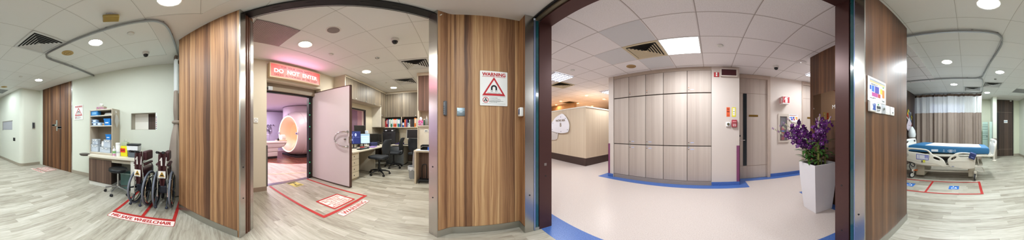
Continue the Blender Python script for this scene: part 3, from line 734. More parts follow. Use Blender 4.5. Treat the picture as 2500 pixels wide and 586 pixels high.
# ------------------------------------------------------------------ desk corner
DTOP = .70
t = thing('desk', 'cream topped desk with brown wood cupboard beneath the shelf unit', 'desk', (1.73, -3.075, 0), S_)
MB().prism([(.57, -.26), (.57, .26), (-.68, .26), (-.545, -.26)], DTOP-.035, DTOP, P('#e3dccb', .35, 0, .03)).build('desk_top', t)
MB().prism([(.47, -.235), (.57, -.235), (.57, .25), (.47, .25)], 0, DTOP-.035, P('#e6e3d8', .4, 0, .03)).build('leg_panel', t)
box('apron', (.03, .47, -.2, -.18, DTOP-.12, DTOP-.035), P('#cfc4ae', .5), t)
cb = MB().prism([(.03, -.205), (.03, .25), (-.67, .25), (-.555, -.205)], .09, DTOP-.085, WENGE).prism([(.03, -.19), (.03, .25), (-.67, .25), (-.555, -.19)], 0, .09, P('#dcdad2', .4)).build('cupboard', t)
MB().prism([(.02, -.212), (.02, -.205), (-.553, -.205), (-.553, -.212)], .10, DTOP-.09, wood('streaked_wenge_door', [(0, '#40312a'), (.4, '#5b463b'), (.7, '#735b4c'), (1, '#8c7462')], .05, .45, .4, .9)).build('door', cb)
box('cupboard_gap', (-.57, .03, -.19, -.17, DTOP-.085, DTOP-.035), P('#cfc4ae', .5), t)
t = thing('shelf_unit', 'beige open shelf unit standing on the desk', 'shelf', (2.065, -3.175, DTOP), S_)
SH = P('#c3b6a3', .5, 0, .05)
for x in (-.305, .287): box('side_panel', (x, x+.018, -.175, .165, 0, 1.02), SH, t)
box('back_panel', (-.287, .287, .155, .165, 0, 1.02), P('#9d9180', .5), t)
for z0 in (1.0, .868, .636, .03): box('shelf', (-.287, .287, -.172, .155, z0, z0+.02), P('#d9d0c0', .5), t)
box('plinth', (-.287, .287, -.165, -.15, 0, .03), SH, t)
hk = MB(); hk.box(.305, .312, -.02, .0, .93, .985, WHITE); hk.sweep([(.31, -.01, .94), (.325, -.01, .932), (.328, -.01, .945)], .004, WHITE, 6); hk.build('hook', t)
# what stands on the shelves (world positions)
SZ = [DTOP+v for v in (1.02, .888, .656, .05)]
t = thing('paper_sheet', 'crumpled paper sheet hanging from the shelf unit hook', 'paper', (1.74, -3.14, 1.30), S_)
MB().add([(0, -.005, .31), (.012, -.06, .26), (.02, -.10, .14), (.03, -.02, .0), (.03, .09, .16), (.012, .06, .26)], [(0, 1, 2, 3, 4, 5)], P('#cfcbc3', .7, 0, .2, 12)).build('sheet', t)
t = thing('tissue_box', 'flowered tissue box on top of the shelf unit', 'tissue box', (2.13, -3.14, SZ[0]), S_)
FL = NT('flower_print'); tc = FL.n('ShaderNodeTexCoord').outputs['Object']
MB().box(-.11, .11, -.06, .06, 0, .075, FL.set(FL.ramp(FL.noise(tc, 22, 2), [(0, '#6d7a35'), (.42, '#8f9a4b'), (.5, '#d0a3b8'), (.6, '#a34f7b'), (.7, '#e5dccf'), (1, '#6d7a35')]), .5), .004).build('carton', t)
b = MB(); b.lathe([(.03, .07), (.045, .10), (.055, .13), (.035, .15), (.02, .14)], P('#f4f3f0', .8, 0, .08, 30), 9); b.build('tissue', t)
def carton(name, label, cat, X, Y, z, w, d, h, m, rz=S_, label_m=None, group=None, lab=None):
    t = thing(name, label, cat, (X, Y, z), rz, group)
    MB().box(-w/2, w/2, -d/2, d/2, 0, h, m, .003).build('carton', t)
    if label_m: box('print_panel', (-w*.32, w*.32, -d/2-.0012, -d/2, h*.25, h*.75), label_m, t)
    return t
carton('medicine_carton', 'bright blue carton in the top compartment of the shelf unit', 'box', 2.255, -3.09, SZ[1], .19, .14, .105, P('#2e86cf', .45, 0, .15, 20), S_, P('#7cbbe8', .5))
t = thing('paper_stack', 'grey folded papers in the top shelf compartment', 'paper', (1.90, -3.12, SZ[1]), S_)
for k in range(4): box('sheet', (-.10+.01*k, .10-.008*k, -.07, .07, .002+.011*k, .010+.011*k), P(('#b9b7b2', '#cfcdc8', '#a5a39e', '#c8c6c2')[k], .7), t)
for k, (X, z, lab) in enumerate(((2.255, 0, 'pale blue glove carton, lower of the stacked pair'), (2.262, .07, 'pale blue glove carton on top of the stacked pair'), (2.13, 0, 'pale blue glove carton standing alone beside the stacked pair'))):
    t = carton('glove_carton', lab, 'box', X, -3.08, SZ[2]+z, .135 if k < 2 else .12, .12, .069, P('#9db9d6', .5, 0, .08), S_, P('#dfe8f2', .5), 'glove cartons on the shelf unit')
    MB().cyl((-.045, -.062, .035), (-.045, -.060, .035), .02, P('#2b3550', .4), n=16).build('round_print', t)
for k, X in enumerate((2.03, 1.995)):
    t = thing('pill_bottle', ('small amber bottle next to the glove cartons', 'small amber bottle next to the blue bin')[k], 'bottle', (X, -3.06, SZ[2]), 0)
    MB().lathe([(.016, 0), (.017, .004), (.017, .036), (.012, .042)], P('#b08a52', .3), 14).build('body', t)
    MB().lathe([(.013, .042), (.013, .056), (.001, .056)], WHITE, 14).build('cap', t)
def bin_(label, X, Y, z, w, d, h, m):
    t = thing('storage_bin', label, 'bin', (X, Y, z), S_)
    b = MB(); k = .88
    o = [(-w/2, -d/2), (w/2, -d/2), (w/2, d/2), (-w/2, d/2)]
    lo = [(x*k, y*k, 0) for x, y in o]; hi = [(x, y, h) for x, y in o]; il = [(x*k*.94, y*k*.94, .006) for x, y in o]; ih = [(x*.94, y*.94, h) for x, y in o]
    b.add(lo+hi+il+ih, [(3, 2, 1, 0)]+[(i, (i+1) % 4, 4+(i+1) % 4, 4+i) for i in range(4)]+[(4+i, 4+(i+1) % 4, 12+(i+1) % 4, 12+i) for i in range(4)]+[(8+i, 12+i, 12+(i+1) % 4, 8+(i+1) % 4) for i in range(4)]+[(8, 9, 10, 11)], m)
    b.build('tub', t)
    MB().box(-w/2-.006, w/2+.006, -d/2-.006, -d/2, h-.02, h, m).build('rim', t)
    box('label_holder', (-w*.28, w*.22, -d/2-.0005, -d/2+.006, h*.30, h*.48), P('#dfe9f3', .5), t)
    return t
BLUE = P('#1f7fd0', .4, 0, .08)
bin_('blue plastic bin in the middle shelf compartment', 1.905, -3.09, SZ[2], .16, .14, .15, BLUE)
CLR = glassy('clear_plastic', '#f4f7fa', .30, .2)
WJ = P('#f0f0ee', .4)
def clear_box(label, X, Y, z, w, d, h, fill=3):
    t = thing('clear_drawer_box', label, 'container', (X, Y, z), S_)
    b = MB(); b.box(-w/2, w/2, -d/2, d/2, 0, .006, CLR)
    for q in ((-w/2, -w/2+.004, -d/2, d/2), (w/2-.004, w/2, -d/2, d/2), (-w/2, w/2, -d/2, -d/2+.004), (-w/2, w/2, d/2-.004, d/2)): b.box(*q, 0, h, CLR)
    b.build('tub', t)
    r = MB()
    for q in ((-w/2-.004, -w/2+.004, -d/2-.004, d/2+.004), (w/2-.004, w/2+.004, -d/2-.004, d/2+.004), (-w/2-.004, w/2+.004, -d/2-.004, -d/2+.004), (-w/2-.004, w/2+.004, d/2-.004, d/2+.004)): r.box(*q, h-.012, h, P('#dfe6ee', .3))
    r.build('rim', t)
    b = MB(); rr = random.Random(int(X*1000+z*77))
    for k in range(fill):
        x0 = -w/2+.012+(w-.03)*k/fill; hh = h*(.45+.4*rr.random())
        b.box(x0, x0+(w-.04)/fill, -d/2+.015, d/2-.02, .008, hh, P(('#f4f6fa', '#dbe5f0', '#fafafa', '#c3d2e6')[(k+int(z*50)) % 4], .6, 0, .15, 25))
    c = b.build('packed_supplies', t)
    for k in (0, 1):
        if w > .15: box('label_tag', (-w*.3+k*w*.35, -w*.3+k*w*.35+.035, -d/2-.006, -d/2-.004, h*.72, h*.85), PAPER, t)
    return t
clear_box('clear plastic box at the lower left of the shelf unit', 2.245, -3.09, SZ[3], .20, .15, .17, 4)
clear_box('small clear box standing on the lower left box', 2.255, -3.10, SZ[3]+.172, .17, .12, .12, 3)
clear_box('low clear tray at the bottom middle of the shelf unit', 1.955, -3.09, SZ[3], .27, .15, .12, 5)
clear_box('clear box with two white tags below the upper blue bin', 1.895, -3.08, SZ[3]+.122, .17, .15, .17, 2)
bin_('small blue bin standing on the tagged clear box', 1.88, -3.09, SZ[3]+.294, .135, .12, .115, BLUE)
t = thing('white_jar', 'white round jar between the clear boxes on the shelf unit', 'jar', (2.055, -3.10, SZ[3]+.125), 0)
MB().lathe([(.038, 0), (.042, .008), (.042, .085), (.034, .10)], WJ, 20).build('body', t); MB().lathe([(.037, .10), (.037, .125), (.001, .127)], P('#dedede', .4), 20).build('lid', t)
# on the desk
t = thing('pump_bottle', 'pink labelled hand rub pump bottle on the desk', 'bottle', (1.69, -2.96, DTOP), S_)
MB().lathe([(.030, 0), (.033, .006), (.033, .13), (.026, .155), (.012, .165)], P('#e7dfe2', .3), 20).build('body', t)
MB().lathe([(.0335, .02), (.0335, .055)], P('#d58fb4', .4), 20).build('pink_band', t); MB().lathe([(.0336, .07), (.0336, .115)], P('#79b56a', .4), 20).build('green_band', t)
MB().lathe([(.014, .165), (.014, .185), (.006, .19), (.006, .215)], WHITE, 14).sweep([(0, 0, .215), (0, -.02, .218), (0, -.045, .205)], .006, WHITE).build('pump', t)
t = thing('wipe_canister', 'white wipe canister beside the pump bottle', 'canister', (1.635, -3.03, DTOP), S_)
MB().lathe([(.050, 0), (.052, .006), (.052, .235), (.048, .24)], P('#f2f2f0', .35), 24).build('body', t); MB().lathe([(.054, .235), (.054, .275), (.045, .285), (.001, .285)], WHITE, 24).build('lid', t)
MB().lathe([(.0524, .07), (.0524, .10)], P('#c9ced2', .4), 24).build('print_band', t)
t = thing('sharps_bin', 'yellow sharps bin with red label on the desk', 'bin', (1.50, -3.11, DTOP), S_)
MB().box(-.08, .08, -.07, .07, 0, .22, P('#e6dc1f', .35, 0, .05), .012).build('tub', t)
box('hazard_label', (-.085, .03, -.0715, -.07, .085, .17), P('#e0351f', .45), t); MB().box(-.075, .02, -.0725, -.0715, .12, .135, P('#5d1a12', .5)).build('label_text', t)
MB().box(-.07, .07, -.06, .06, .222, .30, glassy('cloudy_lid', '#dfe6cf', .45, .3), .012).lathe([(.03, .30), (.03, .345), (.022, .35)], glassy('cloudy_cap', '#e6e8dc', .5, .3), 16).build('lid', t)
t = thing('waste_bin', 'small grey bin with liner and black lid on the desk', 'bin', (1.285, -3.07, DTOP), S_)
b = MB(); b.prism([(-.10, -.085), (.10, -.085), (.10, .085), (-.10, .085)], 0, .003, P('#5f666e', .45))
lo = [(-.095, -.08, 0), (.095, -.08, 0), (.095, .08, 0), (-.095, .08, 0)]; hi = [(-.118, -.10, .235), (.118, -.10, .235), (.118, .10, .235), (-.118, .10, .235)]
b.add(lo+hi, [(i, (i+1) % 4, 4+(i+1) % 4, 4+i) for i in range(4)], P('#5f666e', .45)); b.build('tub', t)
b = MB(); hi2 = [(x*1.03, y*1.03, .238) for x, y, z in hi]; lo2 = [(x*1.0, y*1.0, .12+(.03 if i % 2 else 0)) for i, (x, y, z) in enumerate(hi)]
pts = []; n = 40
top = []; bot = []
for i in range(n):
    f = i/n*4; k = int(f); a, c = hi[k], hi[(k+1) % 4]; u = f-k
    x, y = a[0]+(c[0]-a[0])*u, a[1]+(c[1]-a[1])*u
    top.append((x*1.02, y*1.02, .236)); zz = .13+.018*sin(i*.63)+.010*sin(i*1.26+1); kk = .81+.19*zz/.235+.03
    bot.append((x*kk, y*kk, zz))
b.add(top+bot, [(i, (i+1) % n, n+(i+1) % n, n+i) for i in range(n)], P('#e8e9ec', .4, 0, .12, 40)); b.build('liner', t)
MB().box(-.122, .122, -.104, .104, .24, .275, P('#202328', .4), .012).build('lid', t)
# stools
def stool(label, loc, rz):
    t = thing('rolling_stool', label, 'stool', loc, rz)
    MB().lathe([(.001, .445), (.16, .447), (.185, .465), (.188, .49), (.175, .513), (.10, .520), (.001, .52)], P('#15171b', .35, 0, .1), 36).build('seat', t)
    MB().lathe([(.09, .435), (.09, .446)], P('#888a8c', .3, .8), 24).cyl((0, 0, .12), (0, 0, .44), .017, CHROME).cyl((0, 0, .10), (0, 0, .19), .028, CHROME).build('pole', t)
    for k in range(5):
        a = 2*pi*k/5; c, s_ = cos(a), sin(a)
        b = MB(); b.sweep([(.02*c, .02*s_, .135), (.12*c, .12*s_, .125), (.245*c, .245*s_, .10)], [.022, .019, .016], P('#a7a6a2', .28, .85), 8)
        lg = b.build('leg', t)
        b = MB(); b.cyl((.235*c, .235*s_, .06), (.235*c, .235*s_, .10), .008, CHROME, n=8)
        for q in (-1, 1): b.cyl((.25*c-s_*.004*q, .25*s_+c*.004*q, .028), (.25*c-s_*.022*q, .25*s_+c*.022*q, .028), .028, BLACK, n=16)
        b.build('caster', lg)
    return t
stool('black round rolling stool with chrome base in front of the desk', (1.475, -2.735, 0), R(18))
t = thing('wall_stool', 'dark round padded disc fixed at the left end of the desk', 'seat', (2.50, -2.97, .655), S_)
MB().lathe([(.001, .0), (.10, .004), (.128, .018), (.125, .035), (.08, .045), (.001, .046)], P('#4a413c', .35, 0, .12), 30).build('pad', t)
MB().lathe([(.09, -.012), (.11, -.004), (.09, .001)], P('#d9cfc0', .4), 24).box(.02, .22, -.02, .02, -.012, 0, ALU).build('support_arm', t)
t = thing('plastic_crate', 'greenish clear plastic bin under the desk', 'bin', (1.42, -3.12, 0), S_)
GT = glassy('green_clear_plastic', '#7fa59d', .62, .25)
b = MB(); b.box(-.14, .14, -.12, .12, .0, .006, GT)
for q in ((-.14, -.136, -.12, .12), (.136, .14, -.12, .12), (-.14, .14, -.12, -.116), (-.14, .14, .116, .12)): b.box(*q, 0, .34, GT)
b.build('tub', t); MB().box(-.11, .11, -.09, .09, .008, .15, P('#3c5450', .6, 0, .3, 14), .03).build('contents', t)
MB().box(-.148, .148, -.128, -.112, .325, .345, P('#9fbcb4', .4)).box(-.148, .148, .112, .128, .325, .345, P('#9fbcb4', .4)).box(-.148, -.132, -.113, .113, .326, .344, P('#9fbcb4', .4)).box(.132, .148, -.113, .113, .326, .344, P('#9fbcb4', .4)).build('rim', t)
# pass-through hatch
h = S(MB().box(.907, 1.473, -3.63, -3.352, 1.262, 1.266, P('#b8b2a4', .5)).box(.907, 1.473, -3.63, -3.352, 1.624, 1.628, P('#b8b2a4', .5)).box(.907, .911, -3.63, -3.352, 1.262, 1.628, P('#b8b2a4', .5)).box(1.469, 1.473, -3.63, -3.352, 1.262, 1.628, P('#c9c3b4', .5))
      .build('window_3'), 'small hatch through the wall beside the shelf unit')
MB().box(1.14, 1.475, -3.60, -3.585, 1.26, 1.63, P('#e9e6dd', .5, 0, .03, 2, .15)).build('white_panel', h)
MB().box(.93, 1.14, -3.60, -3.585, 1.26, 1.63, wood('hatch_door', [(0, '#32231c'), (.5, '#4f3a30'), (1, '#6a5145')], .05, .5, .4, .9)).build('brown_panel', h)
MB().box(.905, .93, -3.60, -3.585, 1.26, 1.63, P('#d9d5ca', .5)).build('sliding_panel', h)
t = thing('wall_label', 'narrow white label strip at the right edge of the hatch', 'label', (.893, -3.35, 1.26), S_)
box('strip', (-.012, .016, -.002, 0, 0, .36), PAPER, t)
for k in range(7): box('print_line', (-.006, .010, -.003, -.002, .02+.04*k, .04+.04*k), P('#a0405a' if k % 3 else '#4a4a6a', .5), t)
# switches on the left
t = thing('door_release', 'dark access reader beside the walnut sliding door', 'switch', (4.92, -3.06, 1.42), -pi/2)
box('housing', (-.05, .05, -.035, 0, -.10, .10), P('#8a8c90', .3, .6), t); box('reader', (-.035, .0, -.05, -.035, -.07, .09), P('#4a4d52', .3, .5), t)
t = thing('socket', 'black wall socket below the small window left of the rounded corner', 'socket', (5.43, -2.55, .915), S_)
box('plate', (-.09, .09, -.006, 0, -.06, .06), P('#222222', .4), t); box('outlet', (-.07, -.01, -.012, -.006, -.03, .04), P('#3a3a3a', .4), t); box('outlet', (.01, .07, -.012, -.006, -.03, .04), P('#3a3a3a', .4), t)
w = S(MB().box(5.60, 6.55, -2.562, -2.545, 1.27, 1.60, P('#b9bac0', .3, .1, .06)).box(6.55, 6.60, -2.562, -2.54, 1.25, 1.62, P('#9b948a', .5)).box(5.58, 6.60, -2.562, -2.535, 1.60, 1.625, P('#9b948a', .5)).build('window_4'), 'small grey observation window at the left edge of the photo')
# ------------------------------------------------------------------ folded wheelchairs
MAROON = P('#40181d', .55, 0, .18, 14); TYRE = P('#6e7480', .6, 0, .1); NAVY = P('#1b2130', .5)
def wheelchair(label, loc, rz, digit):
    t = thing('folded_wheelchair', label, 'wheelchair', loc, rz, 'folded wheelchairs in the red bays')
    for s in (-1, 1):
        b = MB(); n = 48; x = s*.115
        b.sweep([(x, .285*cos(2*pi*i/n), .30+.285*sin(2*pi*i/n)) for i in range(n)], .0155, TYRE, 8, True)
        w = b.build('large_wheel', t)
        b = MB(); b.sweep([(x, .262*cos(2*pi*i/n), .30+.262*sin(2*pi*i/n)) for i in range(n)], .011, P('#20242c', .4), 6, True)
        for k in range(5):
            a = 2*pi*k/5+.4; b.sweep([(x, .03*cos(a), .30+.03*sin(a)), (x, .26*cos(a), .30+.26*sin(a))], [.018, .010], P('#1a1c22', .4), 6)
        b.cyl((x-.03, 0, .30), (x+.03, 0, .30), .032, BLACK); b.build('rim', w)
        b = MB(); b.sweep([(x+s*.028, .25*cos(2*pi*i/n), .30+.25*sin(2*pi*i/n)) for i in range(n)], .0085, P('#cdbfa6', .15, 1), 6, True)
        for k in range(5):
            a = 2*pi*k/5+.9; b.cyl((x, .258*cos(a), .30+.258*sin(a)), (x+s*.028, .25*cos(a), .30+.25*sin(a)), .004, CHROME, n=6)
        b.build('hand_rim', w)
        b = MB(); xf = s*.078
        b.sweep(smooth([(xf, -.16, .22), (xf*.9, -.16, .55), (xf*.55, -.175, .86), (xf*.48, -.20, .925), (xf*.5, -.30, .945)], 4, False), .0115, CHROME, 8)
        b.sweep(smooth([(xf, -.16, .70), (xf, .05, .71), (xf, .16, .69), (xf, .20, .60), (xf, .20, .20)], 4, False), .0105, CHROME, 8)
        b.sweep([(xf, -.16, .45), (xf, .30, .45), (xf, .38, .20)], .0105, CHROME, 8); b.sweep([(xf, -.16, .24), (xf, .25, .24)], .0105, CHROME, 8)
        b.sweep([(xf, -.16, .23), (xf, -.25, .16), (xf, -.27, .10)], .009, P('#3a3f48', .4, .5), 8)
        b.build('side_frame', t)
        MB().sweep([(xf*.5, -.245, .934), (xf*.52, -.36, .952)], .0175, BLACK, 10).build('push_handle', t)
        MB().ball((xf, -.275, .095), .024, P('#1c2436', .4)).build('tip_guard', t)
        b = MB(); b.box(s*.085-.025, s*.085+.025, -.13, .15, .715, .75, MAROON, .016); b.build('armrest', t)
        b = MB(); b.cyl((xf-.014, .30, .085), (xf+.014, .30, .085), .085, P('#2b2f38', .5), n=24); b.cyl((xf, .28, .18), (xf, .30, .085), .012, CHROME, n=8); b.build('front_caster', t)
        b = MB(); b.box(s*.03, s*.045, .32, .42, .10, .27, P('#1a1c20', .5), .006); b.sweep([(xf, .38, .20), (xf*.6, .38, .12)], .009, CHROME, 6); b.build('footrest', t)
    # folded back and seat cloth: two leaves meeting in the middle
    b = MB(); prof = [(.93, .055), (.86, .058), (.72, .060), (.60, .052), (.50, .040), (.42, .026)]
    vs = []
    for z, hw in prof: vs += [(-hw, -.185, z), (-hw*.35, -.20, z), (0, -.175, z), (hw*.35, -.20, z), (hw, -.185, z), (hw, -.15, z), (-hw, -.15, z)]
    fs = []
    for i in range(len(prof)-1):
        for j in range(7): fs.append((i*7+j, i*7+(j+1) % 7, (i+1)*7+(j+1) % 7, (i+1)*7+j))
    fs += [tuple(range(7)), tuple(range(len(vs)-1, len(vs)-8, -1))]
    b.add(vs, fs, MAROON); bc = b.build('back_canvas', t)
    b = MB(); b.plate([(-.012, .735), (.010, .735), (.006, .855), (-.008, .855), (-.034, .815), (-.026, .803), (-.014, .815)], [], -.0006, .0006, P('#e8e4e0', .6)); b.build('number', bc, (-.004, -.2025, 0))
    b = MB(); b.plate([(.046, .735), (.056, .86), (.066, .86), (.060, .735)], [], -.0005, .0005, P('#e8e4e0', .6)); b.build('white_stripe', bc, (0, -.196, 0))
    cd = MB(); cd.plate(rrect(-.052, .052, .545, .655, .006), [], -.001, .001, P('#f0ede6', .5)); cd = cd.build('sign_card', bc, (0, -.206, 0)); cd.rotation_euler = (0, 0, 0)
    MB().plate([(0, .645), (-.042, .568), (.042, .568)], [], -.0004, .0004, P('#d9a51f', .5)).build('yellow_triangle', cd, (0, -.0015, 0))
    MB().plate([(0, .630), (-.029, .576), (.029, .576)], [[(0, .618), (-.020, .582), (.020, .582)]], -.0003, .0003, BLACK).box(-.016, .016, -.0006, 0, .583, .598, BLACK).build('triangle_symbol', cd, (0, -.0022, 0))
    MB().box(-.035, .035, -.0006, 0, .549, .556, P('#77716a', .5)).build('card_text', cd, (0, -.0015, 0))
    b = MB(); b.box(-.055, .055, -.13, .32, .50, .64, MAROON, .03); b.build('folded_seat', t)
    b = MB(); b.box(.0, .075, -.13, .12, .79, .93, MAROON, .022)
    if digit == '1': b.build('back_flap', t, (.045 if loc[0] > .7 else .02, 0, 0))
    else: b.bm.free()
    b = MB(); b.sweep([(-.075, -.10, .40), (.075, .10, .22)], .010, P('#3a3f48', .4, .6), 6); b.sweep([(.075, -.10, .40), (-.075, .10, .22)], .010, P('#3a3f48', .4, .6), 6)
    b.box(-.07, .07, -.12, .20, .26, .40, NAVY, .04); b.build('cross_brace', t)
    return t
wheelchair('folded maroon wheelchair next to the desk leg, left of the pair', (.868, -2.455, 0), S_-.10, '1')
wheelchair('folded maroon wheelchair beside the curtain, right of the pair', (.527, -2.465, 0), S_+.04, '1')
# ------------------------------------------------------------------ curtain rails and the gathered curtain
def rail(label, path, k=6, hang=()):
    t = thing('curtain_rail', label, 'curtain rail', (0, 0, 0))
    pts = smooth(path, k, False)
    b = MB(); prof = [(-.011, 0), (.011, 0), (.011, .032), (-.011, .032)]; vs = []; n = len(pts)
    for i, p in enumerate(pts):
        d = V(pts[min(i+1, n-1)])-V(pts[max(i-1, 0)]); d.normalize(); q = V((d.y, -d.x))
        vs += [(p[0]+q.x*a, p[1]+q.y*a, ZC-.046+h) for a, h in prof]
    fs = [(i*4+j, i*4+(j+1) % 4, i*4+4+(j+1) % 4, i*4+4+j) for i in range(n-1) for j in range(4)]+[(0, 1, 2, 3), (n*4-1, n*4-2, n*4-3, n*4-4)]
    b.add(vs, fs, P('#a5a7a9', .35, .75, .05)); b.build('track', t)
    for i, p in enumerate(pts[1:-1:9]): MB().box(p[0]-.014, p[0]+.014, p[1]-.014, p[1]+.014, ZC-.015, ZC-.0045, P('#9a9c9e', .4, .6)).build('bracket', t)
    return t
rail('grey curtain rail hooping round the wheelchair and desk bay', [(2.50, -3.34), (2.49, -3.0), (2.47, -2.3), (2.455, -1.95), (2.41, -1.79), (2.27, -1.70), (2.0, -1.695), (1.5, -1.70), (.9, -1.705), (.62, -1.72), (.47, -1.76), (.385, -1.88), (.362, -2.1), (.36, -2.6), (.36, -3.34)])
rail('grey curtain rail running round the near bed bay', [(2.065, 2.09), (2.068, 1.5), (2.07, .6), (2.075, 0), (2.085, -.30), (2.15, -.44), (2.34, -.52), (2.7, -.52), (3.4, -.46), (3.9, -.43), (4.22, -.40), (4.34, -.30), (4.37, -.1), (4.37, .6), (4.37, 1.4), (4.37, 2.09)])
rail('grey curtain rail of the far bed bay behind the bed', [(4.37, -.32), (4.45, -.42), (4.7, -.46), (5.2, -.52), (5.8, -.57), (6.1, -.56), (6.22, -.44), (6.24, -.2), (6.24, .8), (6.24, 2.08)])
CURT = P('#9c8c80', .8, 0, .08, 6); CURT_D = P('#6b584c', .8, 0, .1, 8)
def mesh_cloth():
    t = NT('curtain_mesh'); u, v = t.uv()
    tr = t.n('ShaderNodeBsdfTransparent'); mx = t.n('ShaderNodeMixShader'); tl = t.n('ShaderNodeBsdfTranslucent'); m2 = t.n('ShaderNodeMixShader')
    g = t.math('MAXIMUM', t.math('LESS_THAN', t.math('FRACT', t.math('MULTIPLY', v, 45)), .4), t.math('LESS_THAN', t.math('FRACT', t.math('MULTIPLY', u, 45)), .4))
    c = lin('#f6f7f8'); t.set(c, .8); tl.inputs[0].default_value = c; m2.inputs[0].default_value = .45
    t.t.links.new(t.b.outputs[0], m2.inputs[1]); t.t.links.new(tl.outputs[0], m2.inputs[2])
    t.put(mx.inputs[0], t.math('ADD', .74, t.math('MULTIPLY', g, .10)))
    t.t.links.new(tr.outputs[0], mx.inputs[1]); t.t.links.new(m2.outputs[0], mx.inputs[2]); t.t.links.new(mx.outputs[0], t.out.inputs[0])
    return t.m
MESHC = mesh_cloth()
def folds(fn, n, levels, m):
    """sheet of cloth: fn(i, z) gives the plan position of fold vertex i at height z"""
    vs = []
    for z in levels: vs += [(*fn(i, z), z) for i in range(n)]
    fs = [(a*n+i, a*n+i+1, a*n+n+i+1, a*n+n+i) for a in range(len(levels)-1) for i in range(n-1)]
    return MB().add(vs, fs, m, True)
t = thing('gathered_curtain', 'taupe curtain with white mesh top gathered beside the wheelchairs', 'curtain', (.385, -3.06, 0), 0)
def gath(i, z, N=81):
    a = i/(N-1); k = .60 if z > 2.0 else (.60+.75*max(0, (2.0-z))/2.0)
    pin = 1-.42*math.exp(-((z-1.40)/.16)**2)
    wob = sin(i*pi/2.5); L = .30
    y = (.25-.50*a); x = (.055*wob*pin*(1+.5*max(0, 1.4-z)) + .06*sin(a*5))*k
    bulge = .17*(max(0, 1.35-z)/1.35)*sin(pi*a)
    return (x+bulge*.7, y*(pin if z < 1.9 else 1)*(1+.10*max(0, 1.3-z))-.03*max(0, 1.3-z))
lv = lambda a, b, n: [a+(b-a)*i/n for i in range(n+1)]
folds(gath, 81, lv(2.66, 2.58, 2), CURT_D).build('heading', t); folds(gath, 81, lv(2.58, 1.96, 6), MESHC).build('mesh_panel', t); folds(gath, 81, lv(1.96, .03, 24), CURT).build('fabric', t)
b = MB(); b.sweep([(.085*cos(a)+.01, -.03+.19*sin(a), 1.40) for a in [2*pi*i/24 for i in range(24)]], .03, CURT, 8, True); b.build('tieback', t)
# the long bed curtain
t = thing('bed_curtain', 'long taupe pleated curtain with white mesh top behind the bed', 'curtain', (6.24, .75, 0), 0)
def ple(i, z, N=401):
    a = i/(N-1); y = 1.31-2.62*a; q = a*2*pi*12.5
    amp = .040+.022*sin(a*29)+.014*(2.7-z)/2.7*sin(a*47+1)
    x = amp*sin(q+1.5*sin(a*17)+.8*sin(a*41))+.02*sin(q*.37+1)+.010*sin(q*2.3)*(z/2.7)
    if a > .96: x -= (a-.96)/.04*.10
    return (x, y+.012*sin(q*2))
folds(ple, 401, lv(2.672, 2.575, 2), CURT_D).build('heading', t); folds(ple, 401, lv(2.575, 1.93, 4), MESHC).build('mesh_panel', t); folds(ple, 401, lv(1.93, .10, 10), CURT).build('fabric', t)

# ------------------------------------------------------------------ hospital bed (local y runs to the head, near side is -x)
IVORY = P('#ddd8ca', .4, 0, .04); GREYB = P('#b9b4a6', .5, 0, .08)
t = thing('hospital_bed', 'cream railed hospital bed with blue mattress in front of the long curtain', 'bed', (4.40, .45, 0))
b = MB(); ys = [1.05, 1.02, .93, .80, .55, .2, -.2, -.6, -.92, -.99, -1.01]
top = [.80, .855, .875, .885, .872, .862, .85, .838, .828, .815, .77]; bot = [.74, .70, .70, .70, .695, .69, .68, .67, .66, .66, .69]
vs = []; n = 20
for y, zt, zb in zip(ys, top, bot):
    w = .45 if y not in (1.05, -1.01) else .42
    vs += [(p[0], y, p[1]) for p in rrect(-w, w, zb, zt, min(.03, (zt-zb)*.4), 4)]
n = len(vs)//len(ys)
fs = [(i*n+j, i*n+(j+1) % n, (i+1)*n+(j+1) % n, (i+1)*n+j) for i in range(len(ys)-1) for j in range(n)]+[tuple(range(n)), tuple(range(len(vs)-1, len(vs)-n-1, -1))]
MATB = P('#2b6d9c', .5, 0, .10, 5)
mt = b.add(vs, fs, MATB, True).build('mattress', t)
box('care_label', (-.4515, -.45, .25, .42, .72, .775), P('#e9edf2', .5), mt)
MB().plate(ring((-.06, .745), .075, 28, .38), [ring((-.06, .745), .066, 28, .30)], -.0006, .0006, P('#dfe6ee', .5), 'yz').box(-.001, .0006, -.09, -.03, .735, .755, P('#dfe6ee', .5)).box(-.001, .0006, -.10, -.02, .700, .708, P('#c9d3de', .5)).build('mattress_print', mt, (-.4512, .0, 0))
for y0 in (.085, -.19): MB().box(-.0005, .0006, y0, y0+.045, .715, .722, P('#c9d3de', .5)).box(-.0005, .0006, y0, y0+.045, .735, .742, P('#c9d3de', .5)).box(-.0005, .0006, y0+.01, y0+.035, .755, .772, P('#c9d3de', .5)).build('mattress_print', mt, (-.4508, .0, 0))
MB().box(-.42, .42, -.98, 1.02, .625, .66, GREYB).box(-.47, -.43, -.95, .95, .60, .645, IVORY, .01).box(.43, .47, -.95, .95, .60, .645, IVORY, .01).build('mattress_deck', t)
MB().box(-.36, .36, -.85, .95, .36, .40, GREYB).box(-.42, -.36, -.72, .92, .335, .375, IVORY, .01).box(.36, .42, -.72, .92, .335, .375, IVORY, .01).box(-.385, -.33, -.6, .85, .19, .225, GREYB).box(.33, .385, -.6, .85, .19, .225, GREYB).box(-.3, .3, -.55, .8, .40, .47, P('#4a4a48', .5)).build('lower_frame', t)
for y0, y1 in ((.61, .83), (-.655, -.49)):
    MB().box(-.405, .405, y0, y1, .075, .333, P('#b3ab98', .5, 0, .06), .012).box(-.12, .12, (y0+y1)/2-.06, (y0+y1)/2+.06, .33, .63, P('#8f8b82', .4, .3)).build('lift_column', t)
for y in (.45, -.15, -.75):
    for s in (-1, 1): MB().sweep([(.40*s, y, .38), (.43*s, y+.03, .52), (.42*s, y, .62)], .016, GREYB, 8).build('side_bracket', t)
